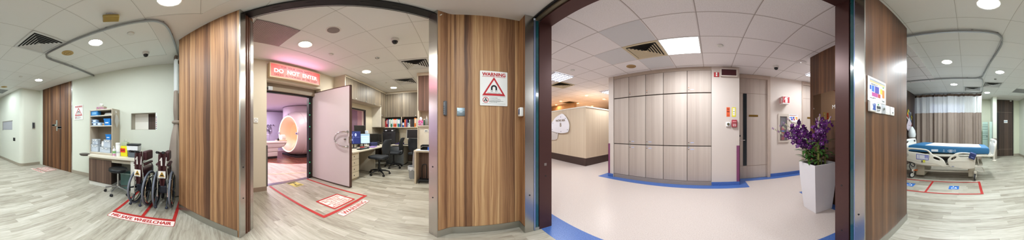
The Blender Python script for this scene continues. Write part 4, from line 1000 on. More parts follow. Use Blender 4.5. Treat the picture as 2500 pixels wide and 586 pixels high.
def sh(p): return [(y-.45, z) for y, z in p]
hr = sh([(1.50, .793), (1.405, .812), (1.2, .806), (1.011, .791), (.914, .76), (.854, .71), (.802, .655), (.72, .625), (.636, .595), (.547, .531), (.492, .435), (.50, .368), (.60, .376), (.738, .384), (1.011, .385), (1.239, .415), (1.349, .45), (1.50, .50)])
hs = sh([(1.44, .728), (1.391, .768), (1.212, .770), (.998, .755), (.918, .718), (.885, .668), (.932, .648), (1.131, .690), (1.349, .706)])
h2 = sh([(.802, .588), (.751, .600), (.661, .567), (.634, .532), (.674, .524), (.776, .555)])
fr_ = sh([(.452, .533), (.422, .585), (.31, .671), (.21, .716), (.062, .724), (-.12, .708), (-.195, .680), (-.212, .62), (-.205, .50), (-.19, .37), (-.15, .328), (.062, .321), (.285, .350), (.384, .361), (.432, .43)])
f1 = sh([(.366, .557), (.345, .590), (.276, .628), (.246, .612), (.272, .577), (.345, .538)])
f2 = sh([(.191, .668), (.136, .690), (.03, .693), (-.065, .678), (-.086, .63), (-.04, .612), (.062, .608), (.175, .614)])
for sd, x0 in (('n', -.575), ('f', .54)):
    b = MB(); b.plate(smooth(hr, 3), [smooth(hs, 3), smooth(h2, 3)], x0, x0+.035, IVORY, 'yz', .012); rh = b.build('side_rail', t)
    b = MB(); b.plate(smooth(fr_, 3), [smooth(f1, 3), smooth(f2, 3)], x0, x0+.035, IVORY, 'yz', .012); rf = b.build('side_rail', t)
    if sd == 'n':
        x = x0-.0015
        cp_ = MB(); cp_.plate(sh([(1.217, .663), (.903, .634), (.914, .524), (1.212, .536)]), [], -.001, .001, P('#dfe0e6', .4), 'yz'); cp_ = cp_.build('control_panel', rh, (x, 0, 0))
        MB().plate(sh([(1.222, .668), (.898, .638), (.909, .519), (1.217, .531)]), [sh([(1.210, .655), (.911, .627), (.921, .531), (1.205, .543)])], -.0005, .0005, P('#3b49b8', .4), 'yz').build('panel_border', cp_, (-.0012, 0, 0))
        b = MB()
        for k in range(4):
            for q in range(3): b.box(-.001, .001, 1.005-.45-.022*k, 1.005-.45-.022*k-.016, .565+.024*q, .583+.024*q, P('#4a58c4', .4))
        for q in range(3): b.box(-.001, .001, 1.13-.45, 1.17-.45, .565+.028*q, .571+.028*q, P('#4a58c4', .4))
        b.build('panel_button', cp_, (-.0014, 0, 0))
        MB().box(-.0008, .0008, .545, .602, .445, .52, P('#e0dd3c', .5)).box(-.0008, .0008, .605, .645, .45, .505, P('#3b3b3a', .5)).build('hazard_sticker', rh, (x, 0, 0))
        MB().plate(smooth(sh([(1.48, .66), (1.44, .66), (1.42, .62), (1.46, .585), (1.49, .60)]), 3), [], -.0006, .0006, P('#b9b4aa', .5), 'yz').build('rail_emblem', rh, (x, 0, 0))
        MB().plate(smooth(sh([(.36, .385), (.33, .392), (.29, .388), (.30, .376), (.34, .373)]), 3), [], -.0006, .0006, P('#8a94ac', .5), 'yz').build('rail_emblem', rf, (x, 0, 0))
        b = MB(); b.plate(smooth(sh([(.47, .475), (.40, .50), (.2, .512), (0, .508), (-.2, .498), (-.2, .492), (0, .50), (.2, .503), (.40, .49), (.47, .465)]), 2), [], -.002, .002, P('#cbc6b8', .45), 'yz'); b.build('rail_crease', rf, (x, 0, 0))
        b = MB(); b.plate(smooth(sh([(1.46, .535), (1.2, .49), (.9, .455), (.7, .43), (.55, .372), (.55, .364), (.7, .42), (.9, .446), (1.2, .48), (1.46, .525)]), 2), [], -.002, .002, P('#cbc6b8', .45), 'yz'); b.build('rail_crease', rh, (x, 0, 0))
o = rrect(-.44, .44, .61, .99, .07); hole = lambda s: [(s*.40, .93), (s*.30, .955), (s*.22, .945), (s*.22, .915), (s*.30, .905), (s*.385, .86)]
for nm, y, m in (('footboard', -1.12, IVORY), ('headboard', 1.09, IVORY)):
    b = MB(); dz = lambda q: [(u_, z_-.62) for u_, z_ in q]
    b.plate(dz([(-.43, .62), (.43, .62), (.455, .80), (.45, .94), (.40, 1.0), (.2, 1.015), (-.2, 1.015), (-.40, 1.0), (-.45, .94), (-.455, .80)]), [dz(smooth(hole(1), 3)), dz(smooth(hole(-1), 3))], -.022, .022, P('#e7e4da', .35, 0, .03), 'xz', .015)
    b.build(nm, t, (0, y, .62)).rotation_euler = (R(9 if y < 0 else -5), 0, 0)
b = MB(); b.box(-.44, .44, -1.13, -.98, .585, .625, GREYB, .008); b.box(-.46, -.36, -1.10, -.86, .59, .635, IVORY, .01); b.build('foot_extension', t)
for x in (-.43, .43):
    MB().cyl((x, -1.12, .50), (x, -1.12, .63), .026, P('#dedace', .4)).lathe([(.055, .478), (.06, .484), (.06, .498), (.055, .504)], P('#d9d3c4', .4), 24, 'z', (x, -1.12, 0)).build('corner_bumper', t)
for x in (-.455, .455):
    for y, an in ((-.655, 78), (.91, 48)):
        b = MB(); b.lathe([(.05, -.018), (.078, -.018), (.082, -.01), (.082, .01), (.078, .018), (.05, .018)], P('#2a2a2c', .6), 28, 'x', (0, .02, .0825)); b.lathe([(.0, -.02), (.052, -.02), (.052, .02), (.0, .02)], P('#cfccc4', .4), 20, 'x', (0, .02, .0825))
        w = b.build('caster', t, (x, y, 0), R(an))
        MB().sweep([(0, -.03, .20), (.03, -.02, .16), (.032, .02, .0825)], .012, GREYB, 8).sweep([(0, -.03, .20), (-.03, -.02, .16), (-.032, .02, .0825)], .012, GREYB, 8).box(-.03, .03, -.06, .03, .175, .24, IVORY, .01).build('fork', w)
pp = [(-.40, -.66, .345), (-.41, -.74, .34), (-.41, -.82, .325), (-.41, -.865, .27), (-.41, -.88, .20), (-.41, -.83, .205), (-.41, -.76, .215), (-.41, -.70, .24)]
MB().sweep(smooth(pp, 3, False), .011, P('#c9c5ba', .3, .7), 8).build('foot_pedal_bar', t)
MB().box(-.47, -.40, .78, .93, .20, .225, P('#d0672c', .5), .006).build('brake_pedal', t, None or (0, 0, 0))
b = MB(); b.sweep(smooth([(-.47, 1.0, .45), (-.49, .95, .36), (-.48, .88, .31), (-.48, .84, .36), (-.48, .90, .42), (-.48, .97, .38), (-.48, .98, .28), (-.47, .93, .20)], 4, False), .011, P('#23252b', .5), 8); b.build('power_cable', t)
tag(MB().prism([(-.44, -.80), (.40, -.80), (.40, .52), (-.44, .58)], 0, .006, P('#e4e6e8', .7, 0, .04, 8)).build('draw_sheet'), 'white draw sheet spread over the blue mattress', 'sheet')
o = bpy.data.objects['draw_sheet']; o.location = (4.40, .45, .853); o.rotation_euler = (R(1.75), 0, 0)
MB().plate(rrect(-.06, .06, -.02, .02, .006), [], 0, .001, P('#b9c3cc', .5), 'xy').build('printed_hem', o, (-.36, .45, .0065))
t = thing('cuff_pouch', 'navy blue pouch hanging over the foot side rail of the bed', 'pouch', (3.80, -.115, .59), E_)
b = MB(); b.box(-.075, .075, -.045, .035, -.01, .135, P('#27356b', .6, 0, .12), .012); q = b.build('pouch', t); q.rotation_euler = (R(8), R(20), 0)
MB().box(-.03, .04, -.0475, -.045, .03, .045, P('#7f8bc0', .5)).build('print_line', q)
# what hangs on the dark bed head wall
def card(name, label, cat, X, z, w, h, rot, parts, Y=2.09):
    t = thing(name, label, cat, (X, Y, z), N_); t.rotation_euler = (0, R(rot), 0)
    for k, (nm, x0, x1, z0, z1, m) in enumerate(parts): box(nm, (x0*w, x1*w, -.004-.0015*k, -.0005-.0015*k, z0*h, z1*h), m, t)
    return t
t = card('caution_card', 'yellow, red and black caution card on the dark wall left of the bed curtain', 'sign', 5.70, 1.74, .50, .36, 32, [('backing', -.5, .5, -.5, .5, P('#e9d51f', .45)), ('red_band', -.5, .5, -.28, -.05, P('#cf2a1f', .45)), ('black_band', -.5, .5, -.40, -.28, BLACK), ('white_band', -.5, .5, -.5, -.40, PAPER)])
txt('CAUTION!', .42, .07, 0, .06, BLACK, t, 'lettering', -.0115, .03)
card('notice_sheet', 'pale pink notice sheet hanging below the caution card', 'sign', 5.62, 1.42, .40, .46, 38, [('sheet', -.5, .5, -.5, .5, P('#dcd0dc', .5)), ('red_edge', .42, .5, -.5, .5, P('#b2384f', .5))], 2.07)
t = thing('document_holder', 'clear document holder behind the caution card', 'holder', (5.74, 2.095, 1.52), N_)
MB().box(-.16, .16, -.012, -.002, 0, .42, P('#7e858c', .3, .2)).box(-.16, .16, -.02, -.012, 0, .02, P('#9aa2aa', .3)).build('tray', t); MB().cyl((.09, -.024, .09), (.09, -.02, .09), .045, P('#3b78b8', .4)).build('round_sticker', t)
t = thing('white_bag', 'white plastic apron roll hanging above the bed head', 'bag', (5.52, 1.93, .98), N_)
b = MB(); b.lathe([(.06, 0), (.13, .02), (.15, .12), (.12, .26), (.06, .36), (.03, .40)], P('#dfe4e4', .5, 0, .12, 18), 14); b.build('bag', t)
MB().cyl((0, 0, .40), (0, .165, .47), .006, CHROME, n=8).build('hook', t)
# frosted glass screens by the partition
FR = glassy('frosted_mint_glass', '#cfe6dc', .66, .5)
t = thing('glass_screen', 'mint frosted glass screen with dark stripes right of the bed curtain', 'screen', (7.25, -.835, 0), E_)
box('pane', (-.125, .125, -.006, .006, .12, 1.62), FR, t)
for z0, h in ((1.50, .012), (1.43, .010), (1.39, .012), (1.29, .014), (1.16, .012), (1.09, .014), (1.00, .02), (.93, .01), (.84, .014)): box('stripe', (-.125, .10, -.0075, -.006, z0, z0+h), P('#2f4a46', .4), t)
box('post', (.11, .125, -.012, .012, 0, 1.62), ALU, t); MB().cyl((.07, -.012, .97), (.07, .012, .97), .02, P('#3b4644', .4)).build('lock', t)
t = thing('glass_screen', 'narrow mint glass panel standing beside the white partition wall', 'screen', (7.02, -1.06, 0), E_)
box('pane', (-.07, .05, -.006, .006, .12, 1.62), FR, t); box('post', (.05, .062, -.012, .012, 0, 1.62), ALU, t)
# things on the east walnut wall
t = thing('poster', 'white hand hygiene poster with coloured panels on the dark walnut wall', 'poster', (1.20, .735, 1.49), N_)
box('sheet', (-.148, .148, -.006, 0, 0, .21), PAPER, t, .002)
for nm, x0, x1, z0, z1, c in (('grey_band', -.12, .13, .180, .192, '#9aa0a8'), ('orange_band', -.12, .13, .163, .178, '#eec28d'), ('blue_panel', -.122, -.10, .098, .135, '#2a62c8'), ('blue_panel', -.092, -.055, .085, .138, '#2f6fd0'), ('purple_panel', -.045, .02, .08, .140, '#4a3fa8'), ('yellow_panel', .045, .075, .085, .135, '#e5d23a'), ('magenta_panel', -.09, .0, .045, .078, '#c04a9a'), ('red_panel', .005, .045, .045, .078, '#b83a3a'), ('orange_panel', .078, .12, .055, .13, '#e08a3a'), ('green_mark', .085, .11, .148, .160, '#4f9a4a')):
    box(nm, (x0, x1, -.0072, -.006, z0, z1), P(c, .5), t)
b = MB()
for k, (x0, x1, z0) in enumerate(((-.10, .0, .150), (-.10, -.04, .143), (-.12, -.06, .025), (-.07, -.03, .030), (.07, .12, .025), (.08, .12, .018))): b.box(x0, x1, -.007, -.006, z0, z0+.004, P('#55565c', .5))
b.build('text_line', t)
t = thing('door_release', 'white hand wave switch with blue print, leftmost below the poster', 'switch', (1.1025, .735, 1.40), N_)
box('housing', (-.048, .048, -.03, 0, 0, .085), WHITE, t, .008)
MB().plate([(-.02, .015), (.03, .012), (.025, .03), (.028, .07), (.018, .07), (.015, .045), (.008, .072), (0, .07), (.0, .045), (-.012, .066), (-.02, .06), (-.01, .035)], [], -.0008, 0, P('#3a58a8', .4)).build('hand_symbol', t, (0, -.0305, 0))
t = thing('notice_sheet', 'small white notice with black print beside the hand wave switch', 'sign', (1.208, .735, 1.40), N_)
box('sheet', (-.052, .052, -.008, 0, 0, .087), PAPER, t); box('dark_panel', (-.035, .04, -.009, -.008, .035, .06), P('#3a3c40', .5), t); box('green_mark', (-.012, .012, -.009, -.008, .066, .078), P('#4f9a6a', .5), t)
MB().box(-.035, .03, -.009, -.008, .02, .028, P('#66686c', .5)).box(-.035, .02, -.009, -.008, .010, .015, P('#66686c', .5)).build('text_line', t)
t = thing('key_switch', 'grey key switch plate in the row below the poster', 'switch', (1.298, .735, 1.40), N_)
box('plate', (-.037, .037, -.010, 0, 0, .086), P('#bfc1c6', .35, .3), t, .003); MB().cyl((0, -.018, .045), (0, -.010, .045), .012, CHROME).build('key_barrel', t)
for X, lab in ((1.383, 'blank white switch plate in the row below the poster'), (1.484, 'white switch plate with a small print, rightmost below the poster')):
    t = thing('switch_plate', lab, 'switch', (X, .735, 1.40), N_)
    box('plate', (-.043, .043, -.010, 0, 0, .085), WHITE, t, .004); box('rocker', (-.028, .028, -.013, -.010, .015, .07), P('#f6f6f4', .35), t, .002)
    if X > 1.45: box('print', (-.010, .010, -.0138, -.013, .02, .035), P('#4a4c50', .5), t)
# things on the west walnut wall
t = thing('switch_plate', 'square steel switch plate with one screw knob on the walnut wall', 'switch', (-1.712, .065, 1.40), W_)
box('plate', (-.043, .043, -.008, 0, 0, .087), brushed('switch_steel', '#8f9aa0', .3), t, .003); MB().cyl((0, -.016, .045), (0, -.008, .045), .012, CHROME).build('push_button', t)
for x in (-.03, .03): MB().cyl((x, -.0092, .045), (x, -.008, .045), .004, DARK, n=10).build('screw', t)
ang = atan2(.094, -.055)
t = thing('keypad', 'slim grey door keypad on the curved end of the walnut wall', 'keypad', (-1.678, -.092, 1.40), R(52))
b = MB(); b.box(-.021, .021, -.032, 0, 0, .152, P('#5d5f63', .4, .2), .006); b.build('housing', t); box('face', (-.017, .017, -.034, -.032, .012, .14), P('#8d8f93', .4), t)
for k in range(12): box('key', (-.014+.010*(k % 3), -.006+.010*(k % 3), -.0355, -.034, .02+.022*(k//3), .036+.022*(k//3)), P('#6b6d72', .4), t)
t = thing('door_release', 'white hand wave switch on the narrow return next to the steel jamb', 'switch', (-1.63, .7185, 1.40), N_)
b = MB(); b.box(-.035, .035, -.04, 0, 0, .098, WHITE, .012); b.build('housing', t); box('print', (-.012, .018, -.0412, -.04, .02, .08), P('#3a4a78', .5), t)
t = thing('wall_label', 'tiny white label at the top corner of the walnut pillar', 'label', (-1.630, -.14, 2.636), R(53))
box('strip', (-.022, .022, -.008, -.004, 0, .014), PAPER, t)
# ------------------------------------------------------------------ control room
t = thing('warning_light_sign', 'lit red DO NOT ENTER sign over the scan room door', 'sign', (-1.985, -2.95, 2.33), S_)
b = MB(); w, h = .655, .325
b.box(-w, w, -.10, 0, 0, .022, P('#cbb795', .5)).box(-w, w, -.10, 0, h-.022, h, P('#cbb795', .5)).box(-w, -w+.022, -.10, 0, .022, h-.022, P('#cbb795', .5)).box(w-.022, w, -.10, 0, .022, h-.022, P('#cbb795', .5)).build('casing', t)
g = NT('lit_sign_face'); u, v = g.uv()
cx_ = g.math('MULTIPLY', g.math('ABSOLUTE', u), 1.45); hot = g.math('SUBTRACT', 1.0, g.math('POWER', cx_, 2.0))
cc = g.ramp(hot, [(0, '#e0564c'), (.55, '#e47a70'), (.85, '#eb9a92'), (1, '#efaaa3')]); g.set(cc, .4); g.put(g.b.inputs['Emission Color'], cc); g.b.inputs['Emission Strength'].default_value = .34
face = box('lit_panel', (-w+.022, w-.022, -.088, -.06, .022, h-.022), g.m, t)
INK = P('#6b2340', .5)
txt('FOR  YOUR  OWN  SAFETY', .78, .045, 0, .236, INK, face, 'lettering', -.0895, .0); txt('DO  NOT  ENTER', 1.10, .085, 0, .120, glow('#fff6f4', 1.0), face, 'lettering', -.0895, .022); txt('UNLESS  AUTHORISED  BY  MRI  STAFF', 1.10, .042, 0, .050, INK, face, 'lettering', -.0895, .0)
t = thing('thermostat', 'small white round-dial thermostat on the wall left of the scan room door', 'thermostat', (-1.075, -2.95, 1.395), S_)
b = MB(); b.box(-.045, .045, -.018, 0, 0, .093, WHITE, .006); b.build('housing', t); b = MB(); b.plate(ring((0, .048), .030, 24), [ring((0, .048), .024, 24)], -.001, .001, P('#8b8b8b', .4)); b.build('dial_ring', t, (0, -.0195, 0))
# overhead cupboards along the window wall
CORN = P('#c9bfac', .55)
def handle_tab(par, x, y, z, ax=0):
    MB().box(x-.012, x+.012, y-.02, y, z-.012, z+.02, P('#d9d7d2', .25, .7), .004).build('handle', par)
xs = [-3.262, -3.78, -4.30, -4.98]
t = thing('overhead_cupboard', 'long overhead cupboard with four wood doors above the control window', 'cupboard', (-4.28, -2.95, 2.10), S_)
L = lambda X: -(X+4.28)
box('carcass', (L(-3.242), L(-5.72), -.35, 0, .0, .56), P('#b9ad98', .5), t); box('end_panel', (L(-3.24)-.004, L(-3.262), -.372, 0, 0, .56), P('#c9bda8', .55), t); box('cornice', (L(-3.24)-.012, L(-5.70), -.385, 0, .56, .618), CORN, t)
ed = [-3.262, -3.775, -4.30, -4.86, -5.325]
for a, c in zip(ed, ed[1:]):
    d = box('door', (L(a)+.003, L(c)-.003, -.372, -.352, .0, .555), TAUPE, t); handle_tab(d, L(c)-.06, -.372, .03)
t = thing('window_niche_panel', 'white upright panel between control window and corner cupboard', 'panel', (-5.32, -2.58, 1.365), S_)
box('panel', (-.012, .012, 0, .365, 0, .735), P('#dcd6c8', .55), t)
t = thing('corner_cupboard', 'tall corner cupboard door where the overhead cupboards meet', 'cupboard', (-5.53, -2.58, 1.365), S_)
box('carcass', (-.19, .19, .02, .36, 0, .735), P('#a99d88', .5), t)
d = box('door', (-.185, .185, -.002, .02, .37, 1.29), TAUPE, t); handle_tab(d, -.15, -.002, .42)
box('side_board', (-.19, -.10, -.002, .02, 0, .36), TAUPE, t)
t = thing('overhead_cupboard', 'overhead cupboard with two wood doors above the row of binders', 'cupboard', (-5.72, -1.94, 1.745), W_)
L2 = lambda Y: (Y+1.94)
box('carcass', (-.64, .64, .02, .33, 0, .90), P('#a99d88', .5), t); box('cornice', (-.66, .66, -.012, .33, .90, .975), CORN, t)
for a, c, hx in ((-2.545, -1.925, -2.05), (-1.915, -1.335, -1.39)):
    d = box('door', (L2(a), L2(c), 0, .02, .0, .90), TAUPE, t); handle_tab(d, L2(hx), 0, .03)
t = thing('binder_shelf', 'cream shelf with one divider holding the row of binders', 'shelf', (-5.72, -1.99, 1.345), W_)
box('board', (-1.10, .70, -.02, .33, 0, .022), P('#d8cfbd', .5), t); box('divider', (.04, .06, 0, .32, .022, .40), P('#cfc4b0', .5), t); box('end_board', (.66, .68, 0, .32, .022, .40), P('#cfc4b0', .5), t); box('back_board', (-.70, .68, .315, .325, .022, .40), P('#3c352d', .6), t)
def binder(label, Y, w, hgt, c, lab='#f0efe9', depth=.26, z=1.367, grp='binders on the control room shelf', tilt=0):
    t = thing('ring_binder', label, 'binder', (-5.73, Y, z), W_, grp); t.rotation_euler = (0, R(tilt), W_)
    m = P(c, .45, 0, .06)
    MB().box(-w/2, w/2, 0, .006, 0, hgt, m).box(-w/2, -w/2+.003, 0, depth, 0, hgt, m).box(w/2-.003, w/2, 0, depth, 0, hgt, m).build('cover', t)
    box('paper_block', (-w/2+.004, w/2-.004, .01, depth-.01, .008, hgt-.02), PAPER, t)
    if lab: box('spine_label', (-w*.36, w*.36, -.0012, 0, hgt*.42, hgt*.88), P(lab, .6), t); MB().cyl((0, -.002, hgt*.2), (0, 0, hgt*.2), w*.22, DARK, n=12).build('finger_ring', t)
y = -2.60
for w, hh, c, lb, tx in ((.052, .24, '#a3202a', None, 'dark red binder, first from the corner'), (.05, .30, '#b8252d', '#d8c9c9', 'red binder beside the dark red one'), (.045, .31, '#2a3670', None, 'navy binder left of the white ones'), (.04, .29, '#e2e0da', None, 'white binder beside the navy one'), (.04, .30, '#ebe9e2', '#cfd8d2', 'white binder left of the green one'),
                         (.068, .31, '#1f7f5c', '#dfe8e2', 'first green binder from the corner'), (.045, .31, '#b9c9dd', '#f0f0ee', 'pale blue binder right of the first green one'), (.066, .31, '#e2762a', '#efe6da', 'orange binder in the first bay'), (.066, .31, '#d8463a', '#f2e6e2', 'bright red binder left of the pale narrow one'), (.04, .30, '#d9dde2', None, 'narrow pale grey binder'),
                         (.062, .31, '#22806a', '#eef2ee', 'green binder with a long white label'), (.05, .30, '#3d5fb0', '#e4e9f2', 'blue binder left of the black one'), (.085, .31, '#1c1d20', '#3a3b3e', 'black binder against the divider')):
    binder(tx, y+w/2, w-.003, hh, c, lb); y += w*.985
y = -1.915
for w, hh, c, lb, tx in ((.085, .17, '#3a62b8', '#e6ebf4', 'low blue file box right of the divider'), (.035, .27, '#d9763a', None, 'thin orange folder right of the blue file box'), (.04, .29, '#c9474a', None, 'thin red folder in the second bay'), (.05, .28, '#4a3a6a', None, 'dark purple folder in the second bay'), (.06, .15, '#e2e4e2', '#8aa0b8', 'low white file box in the second bay'), (.04, .27, '#dfe5ea', '#7fb09a', 'pale folder in the middle of the second bay'), (.045, .28, '#5a4642', None, 'brown folder in the second bay'), (.06, .27, '#2a2526', None, 'black folder leaning in the second bay'),
                         (.05, .30, '#2d2a2c', None, 'tall black binder left of the orange one'), (.072, .33, '#e0802f', '#f0dcc0', 'tall orange binder in the second bay'), (.035, .31, '#e9e7e0', None, 'narrow white binder near the shelf end'), (.03, .31, '#e0c843', None, 'narrow yellow binder at the shelf end')):
    binder(tx, y+w/2, w-.003, hh, c, lb); y += w*1.0
# worktops
WT = P('#e0d7c4', .35, 0, .03)
t = thing('worktop', 'cream worktop below the control window', 'desk', (-4.2, -2.57, 0), S_)
box('top', (-1.15, 1.15, -.37, .37, .705, .74), WT, t, .006); MB().prism([(.02, -.32), (.04, -.32), (.04, .34), (.02, .34)], .0, .705, P('#d6ccb8', .45)).build('leg_panel', t); box('back_panel', (-1.15, 1.84, .34, .36, .09, .70), P('#3f3128', .6), t)
box('skirting', (-1.15, 1.84, .325, .34, 0, .10), P('#8d8272', .6), t)
t = thing('drawer_pedestal', 'cream pedestal with four drawers beside the open white door', 'drawers', (-3.19, -2.56, 0), S_)
box('carcass', (-.21, .21, -.28, .34, .05, .703), P('#d9cdb6', .5), t); box('plinth', (-.20, .20, -.26, .32, 0, .05), P('#b9ad98', .5), t)
for k in range(4):
    d = box('drawer', (-.208, .208, -.30, -.28, .06+.16*k, .212+.16*k), P('#ddd1bb', .5, 0, .03), t, .003)
    MB().cyl((.0, -.305, .135+.16*k), (0, -.30, .135+.16*k), .014, P('#4a443d', .4, .4), n=14).build('lock', d)
t = thing('worktop', 'cream worktop along the rear wall under the binder shelf', 'desk', (-5.69, -1.95, 0), W_)
box('top', (-.25, 1.25, -.35, .34, .705, .74), WT, t, .006); box('leg_panel', (.58, .60, -.30, .30, 0, .705), P('#d6ccb8', .45), t); box('back_panel', (.0, 1.25, .30, .32, .05, .70), P('#6a5545', .6), t)
t = thing('small_fridge', 'silver fridge under the rear worktop', 'fridge', (-5.70, -2.08, 0), W_)
box('cabinet', (-.33, .33, -.27, .29, .03, .675), P('#c8c3b6', .5), t, .01); d = box('door', (-.33, .33, -.31, -.272, .03, .675), brushed('fridge_door', '#9aa1a6', .35, True, .7), t, .008); box('badge', (.24, .30, -.3115, -.31, .53, .60), P('#dfe3e8', .4), d); box('plinth', (-.31, .31, -.28, .28, 0, .03), BLACK, t)
# chairs
CH = P('#23272d', .65, 0, .15, 12)
def task_chair(label, loc, rz):
    t = thing('office_chair', label, 'chair', loc, rz, 'office chairs in the control room')
    b = MB(); b.plate(smooth([(-.22, -.20), (-.235, .05), (-.20, .24), (0, .265), (.20, .24), (.235, .05), (.22, -.20), (0, -.225)], 5), [], .46, .535, CH, 'xy', .03); b.build('seat', t)
    b = MB(); pr = [(.60, .17, -.25), (.66, .20, -.265), (.76, .215, -.255), (.86, .215, -.27), (.95, .20, -.30), (1.0, .15, -.32)]
    vs = []
    for z, hw, y in pr:
        for q in range(9):
            a = -1+q/4; vs.append((hw*a, y+.055*a*a, z))
        for q in range(8, -1, -1):
            a = -1+q/4; vs.append((hw*a*.97, y+.055*a*a-.045*(1-a*a*.8)-.012, z))
    n = 18; fs = [(i*n+j, i*n+(j+1) % n, (i+1)*n+(j+1) % n, (i+1)*n+j) for i in range(len(pr)-1) for j in range(n)]+[tuple(range(n)), tuple(range(len(vs)-1, len(vs)-n-1, -1))]
    b.add(vs, fs, CH, True).build('backrest', t)
    MB().sweep(smooth([(0, -.10, .455), (0, -.24, .45), (0, -.30, .52), (0, -.31, .70)], 4, False), .022, BLACK, 8).box(-.07, .07, -.12, .12, .43, .465, BLACK, .01).sweep([(.06, .02, .445), (.24, .03, .44)], .008, BLACK, 6).build('mechanism', t)
    MB().cyl((0, 0, .10), (0, 0, .44), .028, BLACK).cyl((0, 0, .08), (0, 0, .20), .04, BLACK).build('column', t)
    for k in range(5):
        a = 2*pi*k/5+.3; c, s_ = cos(a), sin(a)
        lg = MB().sweep([(.03*c, .03*s_, .125), (.17*c, .17*s_, .11), (.29*c, .29*s_, .075)], [.03, .024, .016], BLACK, 8).build('base_leg', t)
        b = MB()
        for q in (-1, 1): b.cyl((.29*c-s_*.006*q, .29*s_+c*.006*q, .028), (.29*c-s_*.026*q, .29*s_+c*.026*q, .028), .028, BLACK, n=16)
        b.cyl((.29*c, .29*s_, .03), (.29*c, .29*s_, .075), .008, BLACK, n=8); b.build('caster', lg)
    return t
c1 = task_chair('black office chair nearest the drawer pedestal', (-4.05, -2.02, 0), S_+R(-4))
task_chair_2 = dup(c1, (-5.05, -1.98, 0), S_+R(10), 'black office chair in front of the silver fridge')
dup(c1, (-5.15, -1.22, 0), R(82), 'black office chair in front of the white framed monitor')
# computers
def monitor(label, loc, rz, w, h, frame, screen, zb=.10, tilt=4, back=False, kind='monitor'):
    t = thing('computer_monitor', label, 'monitor', loc, rz)
    fm = P(frame, .4)
    hd = bpy.data.objects.new('display', None)
    b = MB(); b.box(-w/2, w/2, -.018, .018, 0, h, fm, .006); b.box(-w*.35, w*.35, .018, .045, h*.15, h*.8, fm, .012); sc = b.build('housing', t, (0, 0, zb)); sc.rotation_euler = (R(-tilt), 0, 0)
    bpy.data.objects.remove(hd)
    box('screen', (-w/2+.014, w/2-.014, -.0195, -.018, .018, h-.014), screen, sc)
    MB().cyl((0, .045, .012), (0, .035, zb+h*.35), .018, fm).build('stand', t); MB().lathe([(.10, 0), (.105, .006), (.10, .014), (.02, .018)], fm, 28, 'z', (0, .03, 0)).build('foot', t)
    return t, sc
navy = glow('#1b2a6b', .5)
t, sc = monitor('dark blue scan image monitor at the left end of the worktop', (-3.74, -2.66, .74), S_-.75, .40, .38, '#202226', navy, .11)
b = MB()
for x0, z0 in ((-.10, .24), (.02, .24), (-.10, .10)): b.ball((x0+.03, 0, z0+.03), .035, glow('#aab4e8', .8), .8, .05, 1.3, 10)
b.build('scan_picture', sc, (0, -.0195, 0)); MB().box(-.17, .17, -.0006, 0, .20, .204, glow('#8794d8', .6)).box(-.018, -.014, -.0006, 0, .03, .35, glow('#8794d8', .6)).build('picture_frame', sc, (0, -.0198, 0))
t, sc = monitor('bright light blue screen monitor on the worktop', (-4.17, -2.60, .74), S_-.75, .39, .31, '#202226', glow('#b5d3ea', .75), .10)
MB().box(-.17, .17, -.0006, 0, .255, .275, glow('#5f8fc0', .7)).box(-.15, .15, -.0006, 0, .19, .195, glow('#7fa6c8', .6)).box(-.15, .15, -.0006, 0, .13, .134, glow('#7fa6c8', .6)).build('screen_lines', sc, (0, -.0198, 0))
t, sc = monitor('black monitor raised at the control window', (-4.22, -2.78, .74), S_-.60, .36, .34, '#1a1b1e', P('#0c0d10', .25), .32)
t, sc = monitor('black monitor in the corner left of the equipment case', (-5.02, -2.72, .74), S_-.70, .38, .33, '#17181a', P('#0b0c0e', .25), .06)
t, sc = monitor('second black monitor behind the corner monitor', (-5.36, -2.76, .74), S_-.9, .34, .30, '#17181a', P('#0b0c0e', .25), .06)
t, sc = monitor('white framed monitor with black screen on the rear worktop', (-5.74, -1.47, .74), W_, .54, .345, '#e6e6e3', P('#101114', .2), .20)
def keyboard(label, loc, rz):
    t = thing('keyboard', label, 'keyboard', loc, rz); box('case', (-.21, .21, -.07, .07, 0, .018), P('#1d1e21', .5), t, .006)
    b = MB()
    for r in range(4):
        for k in range(14): b.box(-.20+.0286*k, -.176+.0286*k, -.06+.031*r, -.036+.031*r, .018, .024, P('#2b2d31', .5))
    b.build('keys', t)
keyboard('black keyboard on the window worktop', (-3.70, -2.33, .74), S_); keyboard('black keyboard in front of the white framed monitor', (-5.50, -1.62, .74), W_)
t = thing('computer_mouse', 'black mouse right of the window worktop keyboard', 'mouse', (-4.02, -2.36, .74), S_); MB().ball((0, 0, .012), .03, P('#1d1e21', .4), 1, 1.7, .75).build('body', t)
t = thing('document_stand', 'white tilted document stand below the control window', 'stand', (-4.68, -2.80, .74), S_-.5)
b = MB(); b.plate(rrect(-.09, .09, 0, .27, .01), [], -.006, .006, PAPER); q = b.build('board', t, (0, 0, .24)); q.rotation_euler = (R(-14), 0, 0); MB().box(-.07, .07, -.0005, 0, .15, .25, P('#b9c9dc', .5)).build('print_panel', q, (0, -.0065, 0))
MB().cyl((0, .02, 0), (0, .01, .26), .015, WHITE).box(-.10, .10, -.04, .02, .225, .24, WHITE).lathe([(.09, 0), (.09, .012), (.02, .016)], WHITE, 20).build('base', t)
t = thing('desk_device', 'white box shaped device behind the bright screen', 'device', (-4.45, -2.82, .74), S_-.5); box('body', (-.08, .08, -.04, .04, 0, .33), P('#cfcdc6', .45), t, .01)
t = thing('purple_folder', 'purple plastic folder on the worktop edge', 'folder', (-4.30, -2.36, .74), S_+.2); box('folder', (-.19, .19, -.09, .09, 0, .012), P('#8a63b8', .4), t, .004); box('inner_sheet', (-.18, .15, -.08, .09, .012, .020), P('#a98fd0', .4), t, .003)
